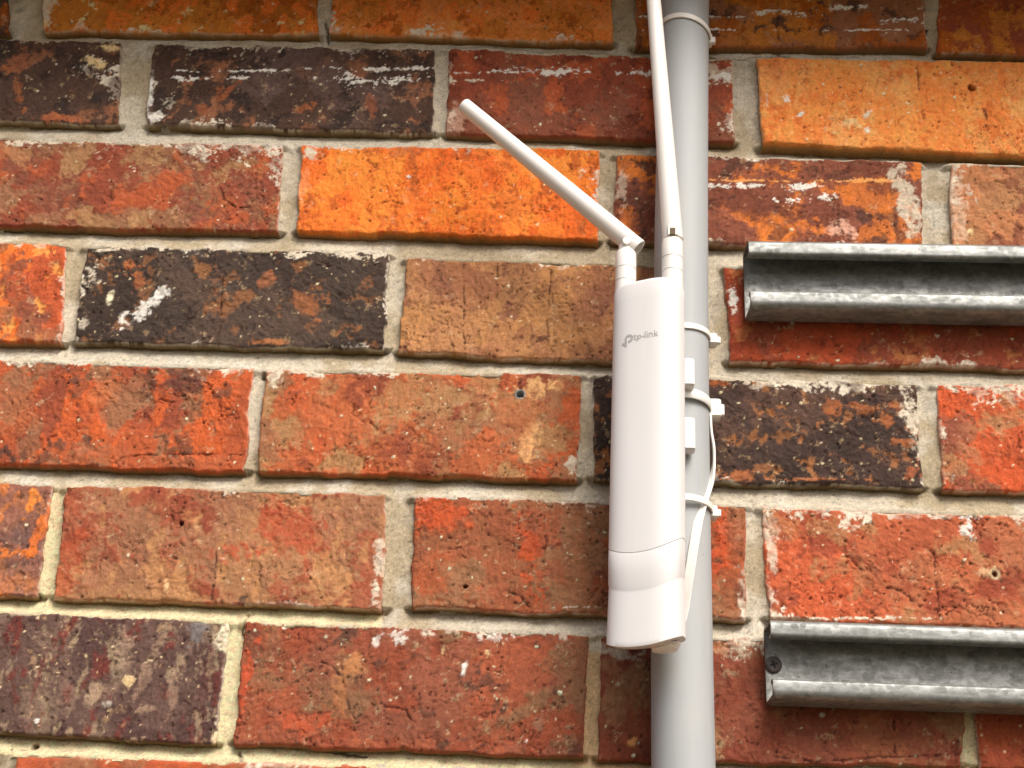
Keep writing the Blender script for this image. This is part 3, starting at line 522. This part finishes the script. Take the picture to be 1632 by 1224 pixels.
for j in range(1, n_up + 1):
    x = -.80 + (.1 if j % 2 else 0)
    while x < X1: plain(x, zt + j * COURSE); x += PITCH
for j in range(1, 7):
    x = -.80 + (.1 if j % 2 else 0)
    while x < X1: plain(x, zb - j * COURSE); x += PITCH
# the courses from there to the ground, joined
vs, fs, cs, b0 = [], [], [], 0; z = zb - 7 * COURSE; j = 0
while z > -.02:
    x = -.80 + (.1 if j % 2 == 0 else 0)
    while x < X1:
        gm = gen[rng.randrange(6)]; n = 8
        cc = np.array(gm.color_attributes['col'].data[40].color[:3])
        for sx, yy, sz in ((-1, .028, -1), (1, .028, -1), (1, .028, 1), (-1, .028, 1), (-1, 0, -1), (1, 0, -1), (1, 0, 1), (-1, 0, 1)):
            vs.append((x + sx * .0965, yy, z + sz * .035)); cs.append(cc)
        fs += [tuple(b0 + q for q in t) for t in ((4, 5, 6, 7), (0, 4, 7, 3), (1, 2, 6, 5), (3, 7, 6, 2), (0, 1, 5, 4))]; b0 += 8; x += PITCH
    z -= COURSE; j += 1
o = mesh_obj('brick_courses', vs, fs, BRICK, wall, False, np.array(cs)); o['kind'] = 'stuff'

# ---- mortar: struck joints, hollow under each brick and near flush with the top of the brick below
def mortar(x0, x1, z0, z1, res, quads, hole=None, fine=True):
    nx, nz = int((x1 - x0) / res) + 1, int((z1 - z0) / res) + 1
    xs, zs = np.linspace(x0, x1, nx), np.linspace(z0, z1, nz); x, z = np.meshgrid(xs, zs)
    wA = np.zeros(x.shape); wB = np.zeros(x.shape); wS = np.zeros(x.shape); inside = np.full(x.shape, 1.0)
    wob = (fbm(x, z, .012, 3, 901) - .5) * 3.0 * MM
    for q in quads:
        q = np.array(q); pad = .03
        i0, i1 = np.searchsorted(xs, [q[:, 0].min() - pad, q[:, 0].max() + pad]); j0, j1 = np.searchsorted(zs, [q[:, 1].min() - pad, q[:, 1].max() + pad])
        if i1 <= i0 or j1 <= j0: continue
        sl = (slice(j0, j1), slice(i0, i1)); xx, zz = x[sl] + wob[sl], z[sl] + wob[sl] * .6
        T, R, B, L_ = quad_uv(q, xx, zz); side = np.maximum(R, L_); out = np.maximum(np.maximum(T, B), side)
        near = 1 - ss(0, 6 * MM, side)
        wA[sl] = np.maximum(wA[sl], np.exp(-np.clip(B, 0, 1) / (4.2 * MM)) * near * (B > -2 * MM))
        wB[sl] = np.maximum(wB[sl], np.exp(-np.clip(T, 0, 1) / (3.6 * MM)) * near * (T > -2 * MM))
        wS[sl] = np.maximum(wS[sl], np.exp(-np.clip(side, 0, 1) / (2.5 * MM)) * (1 - ss(0, 4 * MM, np.maximum(T, B))))
        inside[sl] = np.minimum(inside[sl], out)
    dep = 4.6 + 6.2 * wA - 4.0 * wB - 1.5 * wS + (fbm(x, z, .022, 4, 902) - .5) * 3.0 + (fbm(x, z, .006, 4, 903, gain=.6) - .5) * 1.1 + (fbm(x, z, .0016, 2, 904) - .5) * .45
    dep = np.where(inside < -2.5 * MM, np.maximum(dep, 7.0), np.maximum(dep, .6))
    cg = np.ones(x.shape + (3,)) * lin(GREYM)
    blotch = fbm(x, z, .05, 4, 905); cg = mix(cg, lin((186, 166, 130)), qmask(blotch, .4, .08) * .7); cg = mix(cg, lin((228, 220, 202)), ss(.55, .75, fbm(x, z, .018, 4, 906)) * .6)
    if fine:
        wn = (fbm(x, z, .02, 4, 907) - .5) * .012
        for (a, b, c_, d_, col) in MORTAR_ZONES:
            (xa, za), (xb, zb_) = W(a, b), W(c_, d_); m = ss(-.003, .002, np.minimum(np.minimum(x - xa, xb - x), np.minimum(za - z, z - zb_)) + wn * .6)
            cg = mix(cg, lin(col), m)
        for pts in ([(690, 78), (720, 70), (790, 66), (850, 72), (905, 84), (940, 78), (1000, 84), (1040, 82)], [(1110, 82), (1165, 90), (1210, 84), (1260, 80)], [(1240, 76), (1262, 90)], [(1322, 92), (1340, 82), (1370, 80)], [(1485, 0), (1487, 25), (1478, 50)], [(988, 0), (1003, 12)], [(520, 30), (522, 62)], [(388, 975), (385, 1010)], [(378, 1195), (384, 1222)], [(500, 1188), (580, 1200)]):
            dd = seg_dist(x + (fbm(x, z, .006, 3, 908) - .5) * 5 * MM, z + (fbm(x, z, .006, 3, 909) - .5) * 4 * MM, [W(*p) for p in pts]); m = 1 - ss(.2 * MM, 1.0 * MM, dd)
            dep = dep + m * 3.0; cg = mix(cg, lin((56, 44, 30)), m * .7)
        for px, py, r0 in ((447, 608, 7), (421, 598, 5), (423, 640, 5), (419, 655, 4), (16, 356, 6), (50, 1186, 5)):
            q = W(px, py); dd = np.hypot(x - q[0], z - q[1]); m = 1 - ss(r0 * PXM * .7, r0 * PXM * 1.15, dd); dep = dep + m * 7; cg = mix(cg, lin((70, 64, 54)), m * .8)
    cd, ci = cell(x, z, .0024, 910); grain = (1 - ss(.15, .36, cd)); cg = mix(cg, lin((86, 74, 54)), grain * (ci < .12) * .5); cg = mix(cg, lin((236, 228, 208)), grain * (ci > .93) * .35)
    dep = dep + grain * (ci < .16) * .5
    cg *= (1 + .35 * (fbm(x, z, .0022, 2, 911) - .5))[..., None]
    idx = np.arange(nx * nz).reshape(nz, nx)
    F = np.stack([idx[:-1, :-1], idx[:-1, 1:], idx[1:, 1:], idx[1:, :-1]], -1).reshape(-1, 4)
    keep = (inside.ravel() > -7 * MM)[F].any(1)
    if hole is not None:
        cx, cz = x.ravel()[F].mean(1), z.ravel()[F].mean(1); keep &= ~((cx > hole[0]) & (cx < hole[1]) & (cz > hole[2]) & (cz < hole[3]))
    F = F[keep]; used = np.unique(F); mp = np.zeros(nx * nz, np.int64); mp[used] = np.arange(len(used))
    V = np.stack([x, dep * MM, z], -1).reshape(-1, 3)[used]
    return V, mp[F], np.clip(cg.reshape(-1, 3)[used] * GAIN, .01, .9)
mquads = [sp['quad'] for sp in SPEC.values()]
pq = [[np.array((xc + sx * .0965, zc + sz * .035)) for sx, sz in ((-1, 1), (1, 1), (1, -1), (-1, -1))] for xc, zc in placed]
MX0, MX1, MZ0, MZ1 = -.345, .345, 1.672, 2.205
v, f, c = mortar(MX0, MX1, MZ0, MZ1, .0010, mquads + pq)
mesh_obj('mortar', v, f, MORTAR, wall, True, c)
v, f, c = mortar(X0 - .06, X1 + .06, 1.10, Z_EAVE + .05, .0045, mquads + pq, (MX0 + .004, MX1 - .004, MZ0 + .004, MZ1 - .004), False)
mesh_obj('mortar', v, f, MORTAR, wall, True, c)
v = [(X0 - .06, .0075, -.05), (X1 + .06, .0075, -.05), (X1 + .06, .0075, 1.102), (X0 - .06, .0075, 1.102)]
mesh_obj('mortar', v, [(0, 1, 2, 3)], MORTAR, wall, False, np.ones((4, 3)) * lin(GREYM))

# ------------------------------------------------------------------ grey pipe
RP = .0168; HP = .0195
pa = [P(1091, 20, HP), P(1085.5, 400, HP), P(1085, 700, HP), P(1087, 1060, HP), P(1089, 1215, HP)]
zs_ = np.array([p[2] for p in pa]); xs_ = np.array([p[0] for p in pa])
fit = np.polyfit(zs_, xs_, 2)
def pipe_x(z): z = np.clip(z, 1.62, 2.26); return np.polyval(fit, z)
pts = [np.array([pipe_x(z), -HP, z]) for z in np.linspace(1.0, Z_EAVE + .02, 60)]
po = MB().add(*tube(pts, RP, 48)).build('conduit_pipe', PVC, None, True, 40)
tag(po, 'vertical grey plastic pipe running up the brick wall behind the white device', 'pipe')

# ------------------------------------------------------------------ steel rails (lipped channels)
def rail(name, pt_tl, pt_bl, x_end, depth, label, screw=None, back=.003, tilt=0.0):
    """pt_tl / pt_bl: photo pixels of the front lip's outer top and bottom edge at the left end"""
    A, B = P(*pt_tl, depth), P(*pt_bl, depth)
    Hh = A[2] - B[2]; xl = (A[0] + B[0]) / 2; z0 = B[2]; lip = Hh * .235; ret = .0055; T = .0019; r = .0024
    # outer outline in (out, z), from the inner top lip round the back to the inner bottom lip
    def corner(cx, cz, a0, a1, rad, n=5): return [(cx + rad * math.cos(math.radians(a0 + (a1 - a0) * i / n)), cz + rad * math.sin(math.radians(a0 + (a1 - a0) * i / n))) for i in range(n + 1)]
    o = []
    Rr = .0042
    o += [(depth - ret, Hh - lip)] + corner(depth - .0022, Hh - lip + .0022, 270, 360, .0022)[0:] + corner(depth - Rr, Hh - Rr, 0, 90, Rr) + corner(back + r, Hh - r, 90, 180, r) + corner(back + r, r, 180, 270, r) + corner(depth - Rr, Rr, 270, 360, Rr) + corner(depth - .0022, lip - .0022, 0, 90, .0022) + [(depth - ret, lip)]
    o = np.array(o)
    # inner outline: offset by the sheet thickness
    tg = np.gradient(o, axis=0); nn = np.stack([tg[:, 1], -tg[:, 0]], 1); nn /= np.linalg.norm(nn, axis=1)[:, None] + 1e-12
    inn = o + nn * T
    cen = np.array([(depth + back) / 2, Hh / 2])
    if np.linalg.norm(inn[len(o) // 2] - cen) > np.linalg.norm(o[len(o) // 2] - cen): inn = o - nn * T
    outline = np.vstack([o, inn[::-1]])
    xr = x_end; nseg = 24
    org = np.array([xl, 0, z0])
    t = thing(name, label, 'rail', tuple(org), 'steel rails fixed to the wall')
    rings = []
    for i in range(nseg + 1):
        xx = (xr - xl) * i / nseg
        bend = xx * tilt
        rings.append([np.array([xx + (.0015 * ((p[0] / depth)) if i == 0 else 0), -p[0], p[1] + bend]) for p in outline])
    v, f = loft(rings, True, False, False)
    n = len(o); k = len(outline)
    for e0, flip in ((0, False), (nseg * k, True)):
        for q in range(n - 1):
            a_, b_, c_, d_ = e0 + q, e0 + q + 1, e0 + k - 2 - q, e0 + k - 1 - q
            f.append((a_, b_, c_, d_) if not flip else (d_, c_, b_, a_))
    MB().add(v, f).build('channel', GALV, t, True, 32)
    if screw:
        c = P(*screw, back + T + .0012) - org
        hd = MB().add(*lathe_along(c + np.array([0, .0012, 0]), (0, -1, 0), [(0, .0047), (.0010, .0047), (.0019, .0040), (.0021, .0032), (.0016, .0026)], 24, (0, 0, 1))).build('screw', SCREW, t, True, 50)
        cr = MB()
        for an in (20, 110):
            u = np.array([math.cos(math.radians(an)), 0, math.sin(math.radians(an))]); w_ = np.array([-u[2], 0, u[0]])
            cr.add(*rbox(c + np.array([0, -.0006, 0]), u, w_, (0, -1, 0), .0021, .00055, .0003, .0001))
        cr.build('screw_recess', plastic('screw_recess_black', (.012, .01, .01), .7), hd)
    return t
rail('steel_rail', (1191, 380), (1191, 487), .62, .0235, 'galvanised steel channel rail, the upper of two beside the grey pipe', None, .003, .008)
rail('steel_rail', (1226, 985), (1226, 1110), .62, .0235, 'galvanised steel channel rail, the lower of two, with dark screw at its end', (1233, 1059))

# ------------------------------------------------------------------ wireless access point
PHI = math.radians(25)
e1 = np.array([math.cos(PHI), -math.sin(PHI), 0]); e2 = np.array([-math.sin(PHI), -math.cos(PHI), 0]); e3 = np.array([0, 0, 1.0])   # right, out of the face, up
HD = .052
AW, AB = .0207, .0126
topc = P(1034.5, 464, HD); botc = P(1029.5, 1020, HD)
ztop, zbot = topc[2], botc[2]; lean = (topc - botc); lean = lean / lean[2]
def dev(u, w, z):                                    # device coordinates -> world
    return np.array([botc[0] + lean[0] * (z - zbot), botc[1], z]) + e1 * u + e2 * w
ap = thing('access_point', 'white outdoor wireless access point with two antennas tied to the grey pipe', 'access point', tuple(dev(0, 0, zbot)))
org = dev(0, 0, zbot)
NS = 72
def section(sc=1.0, n=NS):
    o = []
    for i in range(n):
        a_ = 2 * math.pi * i / n; ca, sa = math.cos(a_), math.sin(a_)
        p_ = 2 / 3.0
        u = AW * sc * math.copysign(abs(ca) ** p_, ca); w = AB * sc * math.copysign(abs(sa) ** p_, sa)
        if w < -AB * .80: w = -AB * .80
        o.append((u, w))
    return o
def ring(z, sc, smile, inset=0.0):
    rr = []
    for u, w in section(sc):
        fr = max(0.0, w / AB)
        rr.append(dev(u * (1 - inset), w * (1 - inset), z + smile * (.62 + .38 * (1 - min(1.0, (u / AW) ** 2))) * fr) - org)
    return rr
def zpx(py, px=1030): return P(px, py, HD + .012)[2]
SM = -.0100
zS1, zS2, zS3 = zpx(851), zpx(882), zpx(911)
# main housing, top to the seam
rings = [ring(ztop + .0005, .80, .001), ring(ztop, .93, .001), ring(ztop - .0008, .975, .001), ring(ztop - .0022, 1.0, .001)]
rings += [ring(z, 1.0, .001 + (SM - .001) * (1 - (z - zS1) / (ztop - zS1)) ** 2.0) for z in np.linspace(ztop - .012, zS1, 26)]
rings += [ring(zS1 - .0002, .988, SM), ring(zS1 - .0002, .93, SM)]
hb = MB().add(*loft(rings[::-1])).build('housing', WHITE, ap, True, 34)
# bottom cover
rings = [ring(zS1 - .00042, .93, SM), ring(zS1 - .00042, .988, SM), ring(zS1 - .0008, .998, SM), ring(zS2, 1.0, SM), ring(zS2 - .0006, .996, SM), ring(zS3 + .0004, .985, SM), ring(zS3, .978, SM), ring(zS3 - .0010, .970, SM)]
rings += [ring(z, .970 + .030 * t_, SM * (1 - t_) - .0055 * t_) for t_, z in [(q, (zS3 - .0015) * (1 - q) + (zbot + .001) * q) for q in np.linspace(0, 1, 14)]]
rings += [ring(zbot + .0002, .999, -.0072), ring(zbot, .993, -.0072), ring(zbot - .0004, .95, -.0072), ring(zbot - .0012, .84, -.0072), ring(zbot - .0018, .66, -.0070), ring(zbot - .0020, .45, -.007)]
bc = MB().add(*loft(rings[::-1])).build('bottom_cover', WHITE, ap, True, 28)
# cable gland under the cover
gl = MB(); c0 = dev(.009, -.0035, zbot - .0018) - org
prof = [(0, .0078), (.0010, .0080), (.0016, .0068), (.0022, .0076), (.0028, .0062), (.0034, .0066), (.0040, .004)]
v, f = lathe_along(c0, (0, 0, -1), prof, 30, (0, -1, 0)); v = [np.asarray(p) + np.array([(vn(np.array([p[0] * 420.]), np.array([p[2] * 420.]), 3)[0] - .5), 0, (vn(np.array([p[0] * 300.]), np.array([p[2] * 600.]), 4)[0] - .5)]) * .0016 for p in v]
gl.add(v, f); gl.build('cable_gland', RUBBER, ap, True, 60)
# bracket behind, with two tabs showing beside the pipe
br = MB(); br.add(*rbox(dev(.001, -AB * .8 - .004, (ztop + zbot) / 2 + .02) - org, e1, e2, e3, .010, .0045, .055, .0012)); br.build('mounting_bracket', WHITE, ap, True, 40)
for (xa, ya, xb, yb) in ((1078, 575, 1106, 618), (1078, 669, 1107, 720)):
    h0 = .042; q0, q1 = P(xa, (ya + yb) / 2, h0), P(xb, (ya + yb) / 2, h0); qa, qb = P(xb, ya, h0), P(xb, yb, h0)
    c = (q0 + q1) / 2; hx = np.linalg.norm(q1 - q0) / 2; hz = (qa[2] - qb[2]) / 2
    MB().add(*rbox(c - org, (1, 0, 0), (0, 1, 0), (0, 0, 1), hx, .0042, hz, .0008)).build('bracket_tab', WHITE, ap, True, 40)
# printed emblem and name, wrapped on the face
def face_w(u):                                       # how far the face stands out at u
    return AB * (1 - (abs(u) / AW) ** 3.0) ** (1 / 3.0)
def stroke(mb, pts, wd_, off=.00018):
    """flat ribbon through (u, z) points with square ends"""
    pts = [np.array(p, float) for p in pts]; L_, R_ = [], []
    for i, p in enumerate(pts):
        t_ = pts[min(i + 1, len(pts) - 1)] - pts[max(i - 1, 0)]; t_ /= np.linalg.norm(t_) + 1e-12; n_ = np.array([-t_[1], t_[0]]) * wd_ / 2
        L_.append(p + n_); R_.append(p - n_)
    v = [dev(q[0], face_w(q[0]) + off, q[1]) - org for q in L_ + R_]; n = len(pts)
    v += [dev(q[0], face_w(q[0]) - .0003, q[1]) - org for q in L_ + R_]
    f = [(n + i, n + i + 1, i + 1, i) for i in range(n - 1)]
    f += [(i, i + 1, 2 * n + i + 1, 2 * n + i) for i in range(n - 1)] + [(n + i + 1, n + i, 3 * n + i, 3 * n + i + 1) for i in range(n - 1)]
    mb.add(v, f)
def ray_to_face(px, py):
    """photo pixel -> (u, z) on the device face"""
    best = None
    d = M_CW @ np.array([(px - CX) / FPX, (py - CY) / FPX, 1.0])
    for t_ in np.linspace(.5, 1.1, 2400):
        p = CAM + d * t_; q = p - np.array([botc[0] + lean[0] * (p[2] - zbot), botc[1], p[2]]); u, w = q.dot(e1), q.dot(e2)
        if abs(u) < AW and w < face_w(u): return np.array([u, p[2]])
    return None
uA = ray_to_face(992, 548); uB = ray_to_face(1051, 530); zL = (ray_to_face(1012, 541)[1] + ray_to_face(1050, 529)[1]) / 2
S_ = (uB[0] - uA[0]) / 60.0                           # logo drawn on a 60-wide grid, origin at the word's base line
def G(x, y): return (uA[0] + x * S_, zL + (y - 3.5) * S_)
em = MB()
arc = lambda cx, cy, r, a0, a1, n=18: [G(cx + r * math.cos(math.radians(a0 + (a1 - a0) * i / n)), cy + r * math.sin(math.radians(a0 + (a1 - a0) * i / n))) for i in range(n + 1)]
stroke(em, arc(11.5, 4.2, 5.2, 262, 540, 24) + [G(6.3, -1.2)], 3.9 * S_)
stroke(em, [G(0, -3.4), G(8.2, -3.4)], 3.9 * S_, .0002); stroke(em, [G(6.3, -3.0), G(6.3, -8.4)], 3.9 * S_, .00022)
em.build('emblem', PRINT, ap, False)
tx = 19.5; lw = 1.5 * S_
def letter(strokes):
    m_ = MB()
    for s_ in strokes: stroke(m_, s_, lw, .0002)
    m_.build('letter', PRINT, ap, False)
letter([[G(21, 9), G(21, 1.5), G(21.6, .3), G(23.6, 0)], [G(19.2, 6.6), G(23.4, 6.6)]])                                  # t
letter([[G(26, 6.6), G(26, -3.6)], arc(28.6, 3.3, 2.7, 180, 540, 18)])                                                     # p
letter([[G(33.2, 3.3), G(36, 3.3)]])                                                                                       # -
letter([[G(38.2, 10.4), G(38.2, 0)]])                                                                                      # l
letter([[G(41.4, 6.6), G(41.4, 0)], [G(41.4, 9.0), G(41.4, 10.3)]])                                                        # i
letter([[G(44.6, 6.8), G(44.6, 0)], arc(47.1, 3.9, 2.5, 180, 0, 12) + [G(49.6, 0)]])                                       # n
letter([[G(53, 10.4), G(53, 0)], [G(53.2, 3.0), G(57, 6.6)], [G(54.4, 4.2), G(57.6, 0)]])                                  # k

# antennas
def antenna(base_px, hinge_py, h, rod_pts, rod_r, hinge_r):
    """base_px: photo centre of the collar bottom; rod_pts: world points from the hinge end to the tip"""
    b0 = P(*base_px, h); zb_, zh = b0[2] - .006, P(base_px[0], hinge_py, h)[2]
    o0 = np.array([b0[0], b0[1], zb_]); H_ = zh - zb_; R0 = .0063
    col = lathe_along(o0 - org, (0, 0, 1), [(0, R0), (H_ * .36, R0), (H_ * .36 + .0001, R0 * .955), (H_ * .36 + .0006, R0 * .955), (H_ * .36 + .0007, R0), (H_ * .62, R0), (H_ * .62 + .0001, R0 * .95), (H_ * .62 + .0006, R0 * .95), (H_ * .62 + .0007, R0), (H_ - .0012, R0), (H_ - .0004, R0 * .94), (H_, R0 * .8)], 36)
    rod = [np.asarray(p) for p in rod_pts]
    ax = rod[1] - rod[0]; Lr = np.linalg.norm(ax); ax /= Lr
    rings = [(.004, rod_r[0] * .70), (.0002, rod_r[0] * .76), (0, rod_r[0] * .80), (0, rod_r[0] * .95), (.0004, rod_r[0])] + [(Lr * q, rod_r[0] + (rod_r[1] - rod_r[0]) * q) for q in np.linspace(.05, .97, 14)]
    rings += [(Lr - .0016, rod_r[1]), (Lr - .0005, rod_r[1] * .93), (Lr, rod_r[1] * .75)]
    v, f = lathe_along(rod[0] - org, ax, rings, 36)
    # hollow foot of the rod: a recessed dish
    an = MB().add(v, f).build('antenna', WHITE2, ap, True, 38)
    MB().add(*col).build('collar', WHITE2, an, True, 30)
    return an, o0, ax
def P3(px, py, h): return P(px, py, h)
hL, hR = .046, .0565
# slanting antenna
foot, tip = P(1017, 397, hL), P(738, 167, hL + .004)
an, o0, ax = antenna((997, 466), 403, hL, (foot, tip), (.0062, .0050), None)
kn = P(998, 392, hL)
MB().add(*lathe_along(kn - org + np.array([0, .0064, 0]), (0, -1, 0), [(0, .0022), (.0003, .0025), (.0123, .0025), (.0126, .0022)], 28, (0, 0, 1))).build('hinge_pin', WHITE2, an, True, 40)
nk = P(998, 404, hL); MB().add(*tube([nk - org - np.array([0, 0, .002]), kn - org], [.0052, .0044], 24)).build('hinge_neck', WHITE2, an, True, 40)
# upright antenna
foot, tip = P(1072.5, 384, hR), P(1037, -60, hR + .002)
an, o0, ax = antenna((1071.8, 452), 384, hR, (foot, tip), (.0062, .0044), None)
c = P(1072.5, 367, hR + .0060)
MB().add(*rbox(c - org, (1, 0, 0), (0, 1, 0), (0, 0, 1), .0031, .0006, .0034, .0003)).build('hinge_slot', plastic('slot_cream', (.74, .69, .60), .6), an, True, 30)  # cream lintel of the hinge notch
MB().add(*rbox(P(1072, 369, hR + .0064) - org, (1, 0, 0), (0, 1, 0), (0, 0, 1), .0016, .0006, .0026, .0003)).build('hinge_gap_shade', GAP_SHADE, an, True, 30)  # dark brown block, its colour stands in for the shade inside the notch

# ------------------------------------------------------------------ cable ties
def ribbon(mb, pts, wv, wd_, th):
    """strap with a rectangular section: pts along it, wv the width direction at each point"""
    rings = []
    for i, p in enumerate(pts):
        t_ = np.asarray(pts[min(i + 1, len(pts) - 1)]) - np.asarray(pts[max(i - 1, 0)]); t_ = t_ / np.linalg.norm(t_)
        w_ = np.asarray(wv[i], float); w_ = w_ - t_ * w_.dot(t_); w_ /= np.linalg.norm(w_); n_ = np.cross(t_, w_)
        b = th * .3
        rings.append([p + w_ * u * wd_ / 2 + n_ * q * th / 2 for u, q in ((1, -.4), (1, .4), (.86, 1), (-.86, 1), (-1, .4), (-1, -.4), (-.86, -1), (.86, -1))])
    mb.add(*loft(rings))
def tie(front_px, head_px, label, wd_=.0040, hs=(.0028, .0040, .0036), tilt=.0, bulge=0.0):
    c = P(*front_px, HP + RP); z = c[2]; px_ = pipe_x(z); org_ = np.array([px_, -HP, z])
    t = thing('cable_tie', label, 'cable tie', tuple(org_), 'white cable ties round the grey pipe')
    hc = P(head_px[0], head_px[1], HP - .002); dz = hc[2] - z
    pts, wv = [], []
    for i in range(49):
        a_ = math.radians(-5 + 350 * i / 48)           # from the head on the right round the front to the back
        rr_ = RP + .0008 + bulge * max(0, math.sin(a_)) ** 2
        zz = dz * ((math.cos(a_) + 1) / 2) ** 1.6
        pts.append(np.array([rr_ * math.cos(a_), -rr_ * math.sin(a_), zz])); wv.append((0, 0, 1))
    m_ = MB(); ribbon(m_, pts, wv, wd_, .0012); m_.build('strap', NYLON, t, True, 40)
    hx = hc[0] - px_
    hd = MB().add(*rbox((hx, .0 + hc[1] + HP, dz), (1, 0, 0), (0, 1, 0), (0, 0, 1), *hs, .0007)).build('head', NYLON, t, True, 40)
    MB().add(*rbox((hx + hs[0] + .0009, hc[1] + HP, dz), (1, 0, 0), (0, 1, 0), (0, 0, 1), .0013, .0016, hs[2] * .62, .0004)).build('tail_stub', NYLON, hd, True, 40)
    return t, org_
tie((1092, 22), (1129.5, 65), 'white cable tie round the pipe at the top of the picture', .0042, (.0022, .0032, .0042))
tie((1095, 521), (1135, 543), 'white cable tie round the pipe beside the printed logo')
t3, o3 = tie((1100, 629), (1137.5, 654), 'thick white cable tie with a long hanging tail between the bracket tabs', .0062, (.0040, .0046, .0058), 0, .0022)
tie((1100, 796), (1135, 818), 'white cable tie round the pipe holding down a loose tail', .0042, (.0028, .0040, .0036), 0, .0030)
tp = [(1132, 664, .021), (1133.5, 690, .0215), (1137.5, 715, .022), (1137.5, 740, .0225), (1132, 768, .0255), (1122, 796, .0308), (1113, 830, .0350), (1105, 875, .0370), (1098, 920, .0375), (1091, 965, .036), (1084, 1000, .035)]
cp = [P(*q) for q in tp]; tt = np.arange(len(cp)); fine_t = np.linspace(0, len(cp) - 1, 60)
cp = np.array(cp)
def catmull(cp, t_):
    i = int(min(t_, len(cp) - 1.001)); f_ = t_ - i; p0, p1, p2, p3 = cp[max(i - 1, 0)], cp[i], cp[min(i + 1, len(cp) - 1)], cp[min(i + 2, len(cp) - 1)]
    return .5 * (2 * p1 + (p2 - p0) * f_ + (2 * p0 - 5 * p1 + 4 * p2 - p3) * f_ ** 2 + (-p0 + 3 * p1 - 3 * p2 + p3) * f_ ** 3)
pts = [catmull(cp, q) - o3 for q in fine_t]
wv = []
for q in fine_t:
    k_ = float(ss(2.6, 5.2, q)); wv.append(np.array([math.sin(k_ * 1.35), -math.cos(k_ * 1.35), 0]))
m_ = MB(); ribbon(m_, pts, wv, .0054, .0014); m_.build('tail', NYLON, t3, True, 40)
